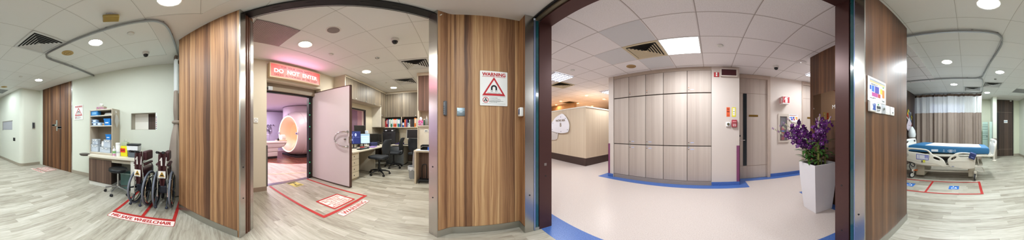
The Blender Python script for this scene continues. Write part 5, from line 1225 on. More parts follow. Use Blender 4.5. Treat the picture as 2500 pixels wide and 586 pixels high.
t = thing('blue_pouch', 'dark blue soft case beside the corner monitor', 'case', (-4.62, -2.52, .74), S_-.4); MB().box(-.14, .14, -.07, .07, 0, .125, P('#232c5a', .5, 0, .15), .04).build('case', t); MB().sweep([(-.08, 0, .12), (0, 0, .15), (.08, 0, .12)], .008, BLACK, 6).build('handle', t)
t = thing('black_speaker', 'small black speaker right of the blue soft case', 'speaker', (-4.86, -2.48, .74), S_-.4); MB().box(-.05, .05, -.05, .05, 0, .13, P('#1b1c1f', .5), .015).build('cabinet', t); MB().cyl((0, -.053, .06), (0, -.05, .06), .032, P('#2d2f33', .6)).build('cone', t)
t = thing('red_stapler', 'red stapler beside the dark blue scan monitor', 'stapler', (-3.86, -2.46, .74), S_-.3); MB().box(-.07, .07, -.018, .018, 0, .015, P('#3a1a1a', .4)).build('base', t); q = MB().box(-.07, .07, -.02, .02, .02, .05, P('#c0282c', .4), .008).build('arm', t)
t = thing('paper_sheet', 'blue and white leaflet lying left of the equipment case', 'paper', (-5.16, -2.30, .74), S_+.4); box('sheet', (-.11, .11, -.08, .08, 0, .004), P('#a8c8e6', .5), t); box('white_half', (-.11, .0, -.08, .08, .004, .0055), PAPER, t)
t = thing('equipment_case', 'big black equipment case on the corner of the worktops', 'case', (-5.72, -2.34, .74), W_)
MB().box(-.27, .24, -.20, .22, 0, .45, P('#1b1c20', .45), .012).build('body', t); MB().box(-.26, .23, -.19, .20, .45, .56, P('#141518', .4), .02).box(-.08, .08, -.10, .08, .555, .59, BLACK, .012).build('lid', t)
for x in (-.17, .08): MB().box(x, x+.07, -.1915, -.19, .48, .52, P('#c9cbd0', .4)).build('label', t)
MB().cyl((-.25, -.205, .44), (-.25, -.19, .44), .012, CHROME).cyl((.22, -.205, .44), (.22, -.19, .44), .012, CHROME).build('catch', t); box('vent_panel', (-.08, .08, -.203, -.20, .30, .38), P('#0f1012', .5), t)
t = thing('folded_cloth', 'folded dark purple cloth on the rear worktop', 'cloth', (-5.50, -1.93, .74), W_); b = MB()
b.box(-.16, .16, -.07, .07, 0, .035, P('#2f2358', .8, 0, .15, 18), .015); b.box(-.05, .16, -.06, .06, .03, .075, P('#382a66', .8, 0, .15, 18), .02); b.build('cloth', t)
# tall unit at the right with its cupboard, niche and counter
t = thing('wall_unit', 'reddish wood overhead cupboard over a niche, right of the binder shelf', 'cupboard', (-3.92, -.45, 0), W_)
PNL = P('#d7cbb8', .55)
box('side_panel', (-.462, -.442, 0, .38, .80, 2.64), PNL, t); box('cornice', (-.47, .45, -.012, .38, 2.64, 2.72), P('#c9b9a6', .55), t)
cb = box('cupboard', (-.44, .45, .022, .38, 1.735, 2.64), P('#a98e80', .5), t)
d = box('door', (-.438, .10, 0, .02, 1.735, 2.636), TAUPE_RED, cb); box('door', (.106, .45, 0, .02, 1.735, 2.636), TAUPE_RED, cb)
box('niche_back', (-.44, .45, .30, .32, 1.36, 1.735), P('#c3b09f', .55), t); box('niche_shelf', (-.46, .45, -.01, .32, 1.345, 1.367), P('#e6e0d4', .5), t); box('splash_panel', (-.44, .45, .02, .04, .80, 1.345), P('#dcd3c2', .55), t)
box('niche_side', (-.44, -.425, 0, .30, 1.367, 1.735), PNL, t)
t = thing('socket', 'white twin wall socket below the niche shelf', 'socket', (-3.94, -.695, 1.20), W_)
MB().box(-.045, .045, -.008, 0, 0, .065, WHITE, .003).build('plate', t); box('outlet', (-.03, -.005, -.010, -.008, .02, .045), DARK, t); box('outlet', (.005, .03, -.010, -.008, .02, .045), DARK, t)
t = thing('counter', 'pale wood counter with end panel below the niche', 'desk', (-3.74, -.45, 0), W_)
box('top', (-.46, .45, -.19, .18, .755, .795), P('#dfd3be', .4), t, .004); box('end_panel', (-.45, -.415, -.17, .18, 0, .755), P('#cfc0a8', .45), t); box('back_panel', (-.415, .45, .15, .17, 0, .755), wood('counter_back', [(0, '#4a3529'), (.5, '#6a4d3d'), (1, '#86675a')], .05, .5, .4, .9), t)
t = thing('file_tray', 'black stacked file tray on the counter', 'tray', (-3.74, -.62, .797), W_)
for k in range(2):
    b = MB(); z0 = .012+.06*k; b.box(-.15, .15, -.12, .12, z0, z0+.005, BLACK).box(-.15, -.145, -.12, .12, z0, z0+.035, BLACK).box(.145, .15, -.12, .12, z0, z0+.035, BLACK).box(-.15, .15, .115, .12, z0, z0+.035, BLACK); b.build('tray', t)
MB().box(-.15, -.14, .10, .12, 0, .10, BLACK).box(.14, .15, .10, .12, 0, .10, BLACK).box(-.15, -.14, -.11, -.09, 0, .08, BLACK).box(.14, .15, -.11, -.09, 0, .08, BLACK).build('support', t)
t = thing('blue_box', 'small blue box in front of the file tray', 'box', (-3.60, -.55, .797), W_); box('carton', (-.05, .07, -.03, .03, 0, .075), P('#2560c0', .4), t, .003)
t = thing('paper_sheet', 'white sheet under the file tray hanging over the counter edge', 'paper', (-3.70, -.70, .7955), W_); box('sheet', (-.16, .16, -.20, .10, 0, .0015), PAPER, t)
t = thing('tissue_box', 'pink tissue box on the niche shelf', 'tissue box', (-3.80, -.80, 1.367), W_); PK = NT('pink_print'); tc = PK.n('ShaderNodeTexCoord').outputs['Object']
MB().box(-.055, .065, -.05, .05, 0, .115, PK.set(PK.ramp(PK.noise(tc, 28, 2), [(0, '#d84a96'), (.5, '#c93b8a'), (.58, '#f0b8d4'), (.66, '#5f9aa8'), (1, '#d84a96')]), .5), .003).build('carton', t); MB().lathe([(.02, .11), (.035, .15), (.028, .18), (.01, .20)], P('#f2e9ee', .8, 0, .1, 30), 9).build('tissue', t)
t = thing('pump_bottle', 'clear hand rub pump bottle on the niche shelf', 'bottle', (-3.78, -.655, 1.367), W_); MB().lathe([(.030, 0), (.033, .006), (.033, .13), (.015, .16)], P('#8c8a8a', .25, 0, .1), 18).build('body', t); MB().lathe([(.015, .16), (.015, .18), (.006, .185), (.006, .215)], P('#d9d4d0', .3), 12).sweep([(0, 0, .215), (0, -.045, .21)], .006, P('#d9d4d0', .3)).build('pump', t)
t = thing('green_bottle', 'short green bottle between tissue box and pump bottle', 'bottle', (-3.79, -.715, 1.367), W_); MB().lathe([(.018, 0), (.02, .006), (.02, .11), (.01, .13)], P('#3f6b52', .35), 16).build('body', t); MB().lathe([(.011, .13), (.011, .15), (.001, .151)], WHITE, 12).build('cap', t)
t = thing('hand_trolley', 'folded black hand trolley under the counter', 'trolley', (-3.72, -.72, 0), W_)
MB().box(-.10, .22, -.12, .10, .06, .075, BLACK).box(-.10, .22, -.12, -.105, .075, .10, BLACK).build('platform', t); MB().sweep(smooth([(-.05, .08, .08), (-.05, .08, .36), (-.02, .08, .42), (.04, .08, .43), (.06, .08, .36), (.06, .08, .08)], 4, False), .011, BLACK, 8).build('handle_frame', t)
for x in (-.09, .20):
    MB().lathe([(.0, -.012), (.045, -.012), (.05, 0), (.045, .012), (.0, .012)], P('#1c1d20', .5), 20, 'x', (x, .06, .05)).build('wheel', t); MB().lathe([(.0, -.010), (.028, -.010), (.03, 0), (.028, .010), (.0, .010)], P('#1c1d20', .5), 20, 'x', (x, -.10, .03)).build('wheel', t)
t = thing('waste_bin', 'grey plastic waste bin with white liner beside the counter', 'bin', (-4.00, -1.045, 0), W_)
MB().lathe([(.001, 0), (.095, 0), (.10, .01), (.125, .31), (.13, .32), (.122, .322), (.095, .02)], P('#9ea0a3', .5), 26).build('tub', t)
b = MB(); n = 30; r = []
for i in range(n):
    a = 2*pi*i/n; r.append((.134*cos(a), .134*sin(a), .328))
lo = [(x*(.98+.01*sin(i*2)), y*.98, .24+.02*sin(i*1.7)) for i, (x, y, z) in enumerate(r)]
b.add(r+lo, [(i, (i+1) % n, n+(i+1) % n, n+i) for i in range(n)], P('#dcdde0', .5, 0, .1, 30), True); b.build('liner', t)
t = thing('plastic_bag', 'clear plastic bag hanging from the end of the counter', 'bag', (-3.72, -.945, .36), W_)
b = MB(); b.lathe([(.02, 0), (.06, .03), (.065, .15), (.045, .30), (.02, .40)], glassy('thin_bag', '#d6d2d4', .5, .3), 12); q = b.build('bag', t); q.scale = (.55, 1.2, 1)
# ------------------------------------------------------------------ the scanner seen through the door
SW = P('#d8c9cc', .35, 0, .03, 3, 0, .3)
t = thing('mri_scanner', 'white MRI scanner with a glowing round bore beyond the open door', 'scanner', (-4.0, -6.57, 0), 0)
def sec(x, hw, hh, zc, e, n=56, flat_z=.07):
    o = []
    for i in range(n):
        a = 2*pi*i/n; c, s_ = cos(a), sin(a)
        y = hw*abs(c)**(2/e)*(1 if c >= 0 else -1); z = zc+hh*abs(s_)**(2/e)*(1 if s_ >= 0 else -1)
        o.append((x, y, max(z, flat_z)))
    return o
def loft(secs, m, caps=(False, False)):
    n = len(secs[0]); vs = [v for s_ in secs for v in s_]
    fs = [(i*n+j, i*n+(j+1) % n, (i+1)*n+(j+1) % n, (i+1)*n+j) for i in range(len(secs)-1) for j in range(n)]
    if caps[0]: fs.append(tuple(range(n)))
    if caps[1]: fs.append(tuple(range(len(vs)-1, len(vs)-n-1, -1)))
    return MB().add(vs, fs, m, True)
loft([sec(.02, .845, .845, 1.075, 2), sec(.0, .875, .875, 1.075, 2), sec(-.06, .905, .93, 1.09, 2.1), sec(-.18, .93, 1.0, 1.10, 2.3), sec(-.36, .95, 1.03, 1.10, 2.5)], SW).build('front_cover', t, sharp=60)
loft([sec(-.365, .95, 1.035, 1.10, 2.5), sec(-.40, .972, 1.045, 1.10, 2.6), sec(-.8, 1.0, 1.06, 1.10, 2.7), sec(-1.6, 1.0, 1.06, 1.10, 2.7)], P('#d3c3c7', .35, 0, .03, 3, 0, .3), (False, True)).build('body_cover', t, sharp=60)
loft([sec(.025, .855, .855, 1.075, 2), sec(.033, .842, .842, 1.075, 2), sec(.015, .815, .815, 1.075, 2), sec(-.01, .80, .80, 1.075, 2)], glow('#fff0d2', 1.5)).build('light_ring', t)
loft([sec(.0, .805, .805, 1.075, 2), sec(-.12, .64, .64, 1.08, 2), sec(-.26, .52, .52, 1.09, 2), sec(-.42, .45, .45, 1.10, 2)], P('#e9cba6', .45, 0, .03, 2, .12)).build('bore', t)  # faint emission imitates the ring's glow on the funnel and tunnel lining
loft([sec(-.42, .45, .45, 1.10, 2), sec(-.6, .41, .41, 1.10, 2), sec(-1.55, .39, .39, 1.10, 2)], P('#eccaa6', .45, 0, .03, 2, .25)).build('bore_tunnel', t)
loft([sec(-1.55, .39, .39, 1.10, 2), sec(-1.56, .38, .38, 1.10, 2)], P('#f7e6d4', .5, 0, .02, 2, .85), (False, True)).build('bore_end', t)  # glowing cap put in for the bright open end of the tunnel
loft([sec(-.12, .93, .001, .04, 8), ], SW) if 0 else None
MB().prism([(-.10, -.72), (-.10, .55), (-.28, .66), (-1.6, .72), (-1.6, -.8), (-.2, -.8)], 0, .085, P('#2a2224', .5)).build('plinth', t)
for s_, zz in ((-1, 1.11), (1, 1.11)): MB().box(.02, .05, s_*.80-.09, s_*.80+.09, zz-.055, zz+.055, P('#c9bfca', .35), .012).box(.05, .054, s_*.80-.05, s_*.80+.05, zz-.025, zz+.025, P('#5b5a72', .3)).build('touch_panel', t)
MB().ball((.0, 0, 1.99), .05, P('#bcb2be', .3), .5, 1.2, .8).build('sensor_dome', t)
MB().sweep(smooth([(-.55, 1.0, .98), (-.56, 1.06, .98), (-.78, 1.06, .97), (-.84, 1.06, .88), (-.80, 1.06, .55), (-.70, 1.06, .44), (-.58, 1.06, .50), (-.52, 1.06, .72), (-.50, 1.06, .90), (-.55, 1.0, .98)], 4, False), .022, P('#e2d8da', .35), 8).build('grab_handle', t)
MB().box(-1.02, -.90, .985, 1.015, 1.18, 1.36, P('#cdbcc4', .4), .02).build('side_panel', t)
MB().lathe([(1.0, 1.86), (1.0, 2.497)], P('#d3c2cb', .5, 0, .03, 2), 64).build('ceiling_shaft', t, (-1.3, -.73, 0)); MB().lathe([(1.012, 2.465), (1.012, 2.482)], P('#3e343b', .6), 64).build('dark_line', t, (-1.3, -.73, 0))  # thin dark band where the shaft meets the ceiling
t = thing('patient_table', 'white patient table in front of the scanner bore', 'table', (-2.8, -6.57, 0), 0)
CT = P('#dccfcf', .4, 0, .03)
loft([[(x, y, z) for y, z in rrect(-.27, .27, .66, .76, .04, 4)] for x in (1.0, -.98)], CT, (True, True)).build('table_top', t)
loft([[(x, y, z) for y, z in rrect(-.25, .25, zb, .665, .05, 4)] for x, zb in ((1.0, .47), (-.7, .47), (-.88, .52), (-.96, .62))], P('#cfc1c3', .4, 0, .03), (True, True)).build('table_skirt', t)
MB().box(-.55, .95, -.22, .22, .10, .30, CT, .02).box(-.56, .95, -.23, .23, .31, .47, CT, .02).build('pedestal', t); MB().box(-.53, .95, -.20, .20, .0, .10, P('#2a2224', .5)).build('plinth', t)
t = thing('head_coil', 'cream head coil and pads at the bore end of the patient table', 'coil', (-3.62, -6.57, .76), 0)
MB().box(-.22, .20, -.20, .20, 0, .035, P('#d9c3a8', .7), .012).box(-.15, .12, -.14, .14, .03, .07, P('#e6d8c6', .7), .015).build('pad', t)
MB().lathe([(.10, -.10), (.14, -.09), (.14, .09), (.10, .10)], P('#e9e2dc', .4), 22, 'x', (-.10, 0, .15)).build('coil_frame', t); MB().ball((.19, .12, .07), .05, BLACK, 1, .8, 1.3).sweep([(.19, .12, .08), (.19, .0, .10), (.15, -.1, .05)], .012, BLACK, 6).build('hand_bulb', t)
t = thing('hook_rail', 'wall rail of hooks with hanging headsets behind the patient table', 'rack', (-3.9, -9.05, 1.55), S_)
box('board', (-.62, .62, -.02, 0, .0, .03), P('#b9abc4', .5), t)
for k in range(7): MB().sweep([(-.54+.18*k, -.02, .015), (-.54+.18*k, -.06, .0), (-.54+.18*k, -.07, .03)], .012, DARK, 6).ball((-.54+.18*k, -.05, .02), .03, P('#3a3540', .4)).build('hook', t)
for k, (x, L_h) in enumerate(((.12, .32), (.30, .52))):
    q = thing('hanging_headset', ('dark headset hanging from the hook rail, left one', 'longer dark headset hanging at the right end of the hook rail')[k], 'headset', (-3.9-x, -9.0, 1.53-L_h), S_)
    b = MB(); b.sweep(smooth([(0, -.02, L_h), (-.06, -.02, L_h*.75), (-.08, -.02, L_h*.45), (-.03, -.02, L_h*.25), (.05, -.02, L_h*.4), (.06, -.02, L_h*.75), (0, -.02, L_h)], 4, False), .016, P('#4a4152', .5), 8); b.build('band', q)
    MB().ball((-.07, -.02, L_h*.4), .05, P('#332d3a', .5), .7, .6, 1).ball((.05, -.02, L_h*.42), .05, P('#e4dce8', .5), .7, .6, 1).build('ear_cup', q)
    MB().sweep(smooth([(-.03, -.02, L_h*.25), (-.08, -.02, .08), (.0, -.02, 0), (.06, -.02, .06)], 4, False), .010, P('#4a4152', .5), 6).build('cable', q)
t = thing('equipment_trolley', 'pale equipment trolley with a black box beside the patient table', 'trolley', (-3.40, -8.25, 0), 0)
MB().box(-.35, .25, -.22, .22, .98, 1.02, P('#d9cfe0', .45), .01).box(-.35, .25, -.22, .22, .30, .34, P('#d9cfe0', .45), .01).build('shelf', t); MB().box(-.15, .20, -.15, .15, .62, .90, DARK, .01).box(-.35, .25, -.22, .22, .58, .62, P('#d9cfe0', .45)).build('black_box', t)
for x in (-.33, .23):
    for y in (-.2, .2): MB().cyl((x, y, .05), (x, y, 1.0), .014, P('#cbbfd2', .4), n=10).lathe([(0, -.012), (.03, -.012), (.03, .012), (0, .012)], BLACK, 16, 'x', (x, y, .03)).build('leg', t)
for X, Y in ((-3.1, -7.4), (-5.6, -8.2)):
    t = thing('downlight', 'small round downlight in the scan room ceiling, %s' % ('left of the column' if X > -4 else 'behind the column'), 'light', (X, Y, 2.5), 0, 'downlights of the scan room')
    MB().lathe([(.11, -.002), (.13, -.008), (.14, 0)], WHITE, 28).build('rim', t); MB().lathe([(.001, -.004), (.115, -.004)], glow('#fdeeff', 2.5), 28).build('diffuser', t)
t = thing('ceiling_hook', 'small pale hook hanging from the scan room ceiling', 'hook', (-2.05, -5.2, 2.29), 0)
MB().cyl((0, 0, .05), (0, 0, .21), .012, P('#cabdc8', .4), n=10).sweep([(0, 0, .06), (.03, 0, .03), (.02, 0, 0), (-.02, 0, .0), (-.03, 0, .03)], .010, P('#cabdc8', .4), 8).build('hook', t); MB().cyl((0, 0, .195), (0, 0, .21), .05, P('#cabdc8', .4)).build('base_plate', t)
# ------------------------------------------------------------------ corridor: lockers
LX = [-2.394, -1.946, -1.495, -1.057, -.515, .018]
GAP = P('#5d4f47', .6)
names = ('first narrow pale wood locker column, beside the waiting area', 'second pale wood locker column with locks on its left edge', 'third pale wood locker column, in the middle of the wall', 'fourth locker column, wide and without locks', 'fifth locker column, wide with locks, beside the beige column')
for i in range(5):
    x0, x1 = LX[i], LX[i+1]; w = x1-x0
    t = thing('locker_column', names[i], 'locker', ((x0+x1)/2, 3.56, 0), N_, 'pale wood lockers in the corridor')
    box('carcass', (-w/2, w/2, .02, .37, .10, 2.62), GAP, t); box('plinth', (-w/2, w/2, -.018, .30, 0, .098), P('#978a80', .5), t)
    for r, (z0, z1) in enumerate(((.104, .893), (.912, 2.070), (2.092, 2.615))):
        d = box('door', (-w/2+.006, w/2-.006, -.02, .0, z0, z1), ASH, t, .002)
        if i in (1, 2, 4):
            zz = (z1-.065, z0+.065, z0+.065)[r]; zs = (.045, -.045, .045)[r]
            MB().cyl((-w/2+.035, -.024, zz), (-w/2+.035, -.02, zz), .012, P('#8a7a70', .3, .7), n=14).cyl((-w/2+.035, -.025, zz), (-w/2+.035, -.024, zz), .006, DARK, n=10).build('lock', d)
            MB().cyl((-w/2+.035, -.022, zz+zs), (-w/2+.035, -.02, zz+zs), .010, P(('#4f6f9a', '#5f8f7a', '#c0703f')[r], .5), n=14).build('dot_sticker', d)
            if not (r == 2 and i < 4): box('name_strip', (-w/2+.075, -w/2+.15, -.0212, -.02, zz-.008, zz+.010), P('#a9b3d2', .5), d)
# the beige column
t = thing('display_panel', 'dark red unlit display box at the top of the beige column', 'display', (.394, 3.54, 2.455), N_)
MB().box(-.18, .18, -.07, 0, 0, .018, P('#cfc4bb', .4)).box(-.18, .18, -.07, 0, .167, .185, P('#cfc4bb', .4)).box(-.18, -.162, -.07, 0, .018, .167, P('#cfc4bb', .4)).box(.162, .18, -.07, 0, .018, .167, P('#cfc4bb', .4)).build('casing', t)
box('screen', (-.162, .162, -.062, -.01, .018, .167), P('#3d0f16', .25, 0, .15), t)
t = thing('alarm_sounder', 'small red and white alarm plate left of the display box', 'alarm', (.125, 3.54, 2.452), N_)
box('plate', (-.054, .054, -.02, 0, 0, .107), P('#b3232a', .4), t); MB().box(-.012, .020, -.035, -.02, .008, .10, P('#ece8e4', .4), .006).build('sounder', t); box('dark_slot', (-.004, .012, -.037, -.035, .04, .055), P('#7c7470', .4), t)
t = thing('notice_strip', 'orange notice strip on the beige column', 'sign', (.382, 3.54, 1.548), N_)
box('sheet', (-.037, .037, -.003, 0, 0, .206), P('#de5a2c', .5), t)
MB().box(-.028, .028, -.0045, -.003, .10, .118, P('#6d1f10', .5)).box(-.024, .024, -.0045, -.003, .165, .175, P('#6d1f10', .5)).box(-.02, .02, -.0045, -.003, .15, .156, P('#6d1f10', .5)).box(-.02, .02, -.0045, -.003, .03, .036, P('#6d1f10', .5)).build('print_line', t)
t = thing('notice_strip', 'yellow bordered white notice strip on the beige column', 'sign', (.507, 3.54, 1.545), N_)
box('sheet', (-.044, .044, -.003, 0, 0, .21), P('#e3d93a', .5), t); box('white_field', (-.024, .024, -.0042, -.003, .03, .19), P('#f2f0e6', .5), t); MB().box(-.02, .02, -.0052, -.0042, .11, .12, DARK).box(-.016, .016, -.0052, -.0042, .06, .07, P('#8a8a7a', .5)).box(-.016, .016, -.0052, -.0042, .16, .165, P('#8a8a7a', .5)).build('print_line', t)
t = thing('key_switch', 'white switch with a black round key knob below the orange strip', 'switch', (.380, 3.54, 1.332), N_)
box('plate', (-.049, .049, -.03, 0, 0, .098), WHITE, t, .004); MB().cyl((0, -.055, .05), (0, -.03, .05), .026, P('#23242a', .4)).cyl((0, -.058, .05), (0, -.055, .05), .010, P('#8f8440', .4)).build('key_knob', t)
t = thing('fire_call_point', 'red break glass fire call point below the yellow strip', 'alarm', (.513, 3.54, 1.315), N_)
RD = P('#a33440', .35, 0, .1)
box('housing', (-.057, .057, -.05, 0, 0, .163), RD, t, .008); box('glass', (-.035, .035, -.054, -.05, .02, .075), P('#d8a9ab', .3), t); box('handle', (-.04, .04, -.062, -.05, .10, .135), P('#c9787e', .4), t, .004)
MB().box(-.03, .03, -.0555, -.054, .05, .058, P('#6d1c22', .4)).box(-.004, .004, -.0555, -.054, .028, .045, P('#6d1c22', .4)).build('print_mark', t)
# extinguisher sign, cabinet, poster
EXT = [(-.012, .155), (.018, .155), (.022, .142), (.055, .150), (.058, .158), (.018, .166), (-.006, .168), (-.040, .150), (-.066, .095), (-.056, .088), (-.034, .128), (-.032, .02), (.036, .02), (.036, .115), (.02, .135)]
t = thing('extinguisher_sign', 'red cube sign with white extinguisher symbols over the cabinet', 'sign', (1.897, 3.98, 1.945), N_)
box('box', (-.10, .10, -.195, 0, 0, .20), P('#efe9e6', .4), t)
for nm, b_ in (('red_face', (-.092, .092, -.1965, -.195, .022, .188)), ('red_face', (-.1015, -.10, -.185, -.012, .022, .188))): box(nm, b_, P('#b3202c', .4), t)
MB().plate([(x*.95, z*1.0+.01) for x, z in EXT], [], -.0006, .0006, PAPER).build('extinguisher_symbol', t, (0, -.1975, 0))
MB().plate([(x*.95, z*1.0+.01) for x, z in EXT], [], -.0006, .0006, PAPER, 'yz').build('extinguisher_symbol', t, (-.1025, -.10, 0))
t = thing('extinguisher_cabinet', 'grey framed glass cabinet recessed in the corridor wall', 'cabinet', (1.897, 3.98, .923), N_)
CF = P('#c4b9ae', .45, .1)
box('back', (-.13, .13, .13, .14, .034, .74), P('#c9c3c0', .5), t); box('lining', (-.135, -.13, 0, .14, .034, .74), P('#a39992', .5), t); box('lining', (.13, .135, 0, .14, .034, .74), P('#a39992', .5), t)
b = MB()
for q in ((-.157, -.10, 0, .771), (.10, .157, 0, .771)): b.box(q[0], q[1], -.03, 0, q[2], q[3], CF)
b.box(-.10, .10, -.03, 0, 0, .06, CF).box(-.10, .10, -.03, 0, .69, .771, CF); b.build('frame', t)
b = MB()
for q in ((-.105, -.088, .055, .70), (.088, .105, .055, .70)): b.box(q[0], q[1], -.034, -.03, q[2], q[3], P('#6b625d', .4))
b.box(-.105, .105, -.034, -.03, .052, .065, P('#6b625d', .4)).box(-.105, .105, -.034, -.03, .69, .703, P('#6b625d', .4)); b.build('glazing_bead', t)
box('pane', (-.09, .09, -.022, -.018, .06, .69), glassy('cabinet_glass', '#f2f2f6', .07), t); MB().cyl((.125, -.034, .075), (.125, -.03, .075), .012, DARK, n=12).build('lock', t)
t = thing('fire_extinguisher', 'red fire extinguisher with blue label inside the glass cabinet', 'extinguisher', (1.90, 4.045, .965), N_)
MB().lathe([(.001, .0), (.055, .0), (.06, .012), (.06, .30), (.05, .345), (.022, .37), (.018, .39)], P('#c0242a', .3, 0, .06), 24).build('cylinder', t); MB().lathe([(.0608, .235), (.0608, .285)], P('#3f5fae', .4), 24).build('blue_band', t); MB().lathe([(.0606, .10), (.0606, .20)], P('#8c1c22', .4), 24).build('dark_band', t)
MB().lathe([(.020, .385), (.022, .42), (.012, .43)], P('#3a3a3e', .4, .4), 14).box(-.012, .012, -.07, .02, .42, .435, BLACK).box(-.012, .012, -.06, .01, .45, .462, BLACK).build('valve_handle', t); MB().sweep(smooth([(.02, 0, .40), (.07, -.02, .40), (.075, -.03, .28), (.07, -.02, .10)], 4, False), .009, BLACK, 8).build('hose', t)
box('instruction_sheet', (-.07, .05, .058, .062, .30, .55), P('#d3d6e2', .6), t)
t = thing('poster', 'small white poster with coloured panels right of the extinguisher cabinet', 'poster', (2.214, 3.98, 1.488), N_)
box('sheet', (-.14, .14, -.004, 0, 0, .202), PAPER, t)
for nm, x0, x1, z0, z1, c in (('grey_band', -.13, .13, .175, .19, '#8f8aa0'), ('orange_band', -.13, .08, .158, .172, '#d99a72'), ('blue_panel', -.12, -.09, .095, .13, '#2a62c8'), ('blue_panel', -.075, -.035, .085, .135, '#3a6fd0'), ('purple_panel', -.02, .03, .085, .135, '#3f3aa0'), ('yellow_panel', .05, .085, .09, .13, '#e0c63a'), ('orange_panel', .09, .125, .05, .14, '#d9853a'), ('red_panel', .0, .05, .04, .078, '#b83a4a'), ('purple_panel', -.08, -.015, .04, .078, '#4a52b8')): box(nm, (x0, x1, -.0055, -.004, z0, z1), P(c, .5), t)
# bronze mirror with the first letter of its lettering on the planter wall
t = thing('wall_mirror', 'bronze mirror panel with a white letter M above the planter', 'mirror', (1.75, 1.80, 1.40), E_)
mm = NT('bronze_mirror'); mm.set(mm.mix(mm.noise(mm.n('ShaderNodeTexCoord').outputs['Object'], 2, 2), lin('#6f5a48'), lin('#77624f')), .03, 1)
box('mirror', (-.585, .585, -.012, -.004, 0, .485), mm.m, t); box('backing', (-.575, .575, -.004, 0, .01, .475), DARK, t)
txt('M', .062, .058, -.045, .19, PAPER, t, 'lettering', -.013, .012)
MB().cyl((-.56, -.018, .24), (-.56, -.012, .24), .012, CHROME, n=14).build('fixing_stud', t)
# waiting area sign
t = thing('area_sign', 'white rounded triangular WAITING AREA B sign on the beige panelled wall', 'sign', (-5.2, 4.02, 1.13), N_)
sg = [(.14, .765), (.40, .55), (.515, .30), (.46, .08), (.36, .03), (.06, .0), (-.35, .03), (-.66, .09), (-.76, .19), (-.72, .33), (-.45, .60), (-.10, .745)]
b = MB(); b.plate(smooth(sg, 5), [], -.012, .012, P('#ecebf2', .35, 0, .03), 'xz', .005); b.build('board', t, (0, -.05, 0))
GOLD = P('#7a5f35', .4, .3)
txt('WAITING AREA', .62, .085, -.03, .47, GOLD, t, 'lettering', -.064, .02); txt('B', .085, .15, .0, .265, GOLD, t, 'lettering', -.064, .02)
for x, z in ((.0, .655), (.30, .58), (.42, .14), (.02, .07), (-.60, .16), (-.55, .42)): MB().cyl((x, -.07, z), (x, -.0, z), .016, P('#8e8ea8', .3, .6), n=12).build('stand_off', t)
t = thing('area_sign', 'grey translucent sign panel half behind the waiting area sign', 'sign', (-6.05, 4.02, .82), N_)
b = MB(); b.plate(smooth([(.62, .48), (.60, .20), (.50, .04), (.1, .0), (-.4, .05), (-.7, .25), (-.5, .6), (-.1, .85), (.3, .75)], 5), [], -.006, .006, P('#cdc6c2', .4, 0, .04), 'xz', .003); b.build('board', t, (0, -.02, 0))
for x, z in ((.50, .30), (.1, .08)): MB().cyl((x, -.03, z), (x, 0, z), .016, P('#8e8ea8', .3, .6), n=12).build('stand_off', t)
# ------------------------------------------------------------------ planter with orchids
t = thing('planter', 'tall white tapered square planter at the corridor corner', 'planter', (1.49, 1.93, 0), 0)
b = MB(); WP = P('#dcdade', .45, 0, .04, 4)
def sq(h, z): return [(-h, -h, z), (h, -h, z), (h, h, z), (-h, h, z)]
v_ = sq(.150, 0)+sq(.197, .58)+sq(.203, .768)+sq(.185, .768)+sq(.18, .70)
b.add(v_, [(3, 2, 1, 0)]+[(4*k+i, 4*k+(i+1) % 4, 4*k+4+(i+1) % 4, 4*k+4+i) for k in range(4) for i in range(4)], WP); b.build('pot', t)
rr = random.Random(5); b = MB(); N = 12; vs = [(-.182+.364*i/N, -.182+.364*j/N, .715+.02*rr.random()) for j in range(N+1) for i in range(N+1)]
b.add(vs, [(j*(N+1)+i, j*(N+1)+i+1, (j+1)*(N+1)+i+1, (j+1)*(N+1)+i) for j in range(N) for i in range(N)], P('#1f1d1c', .9, 0, .5, 60)); b.build('soil', t)
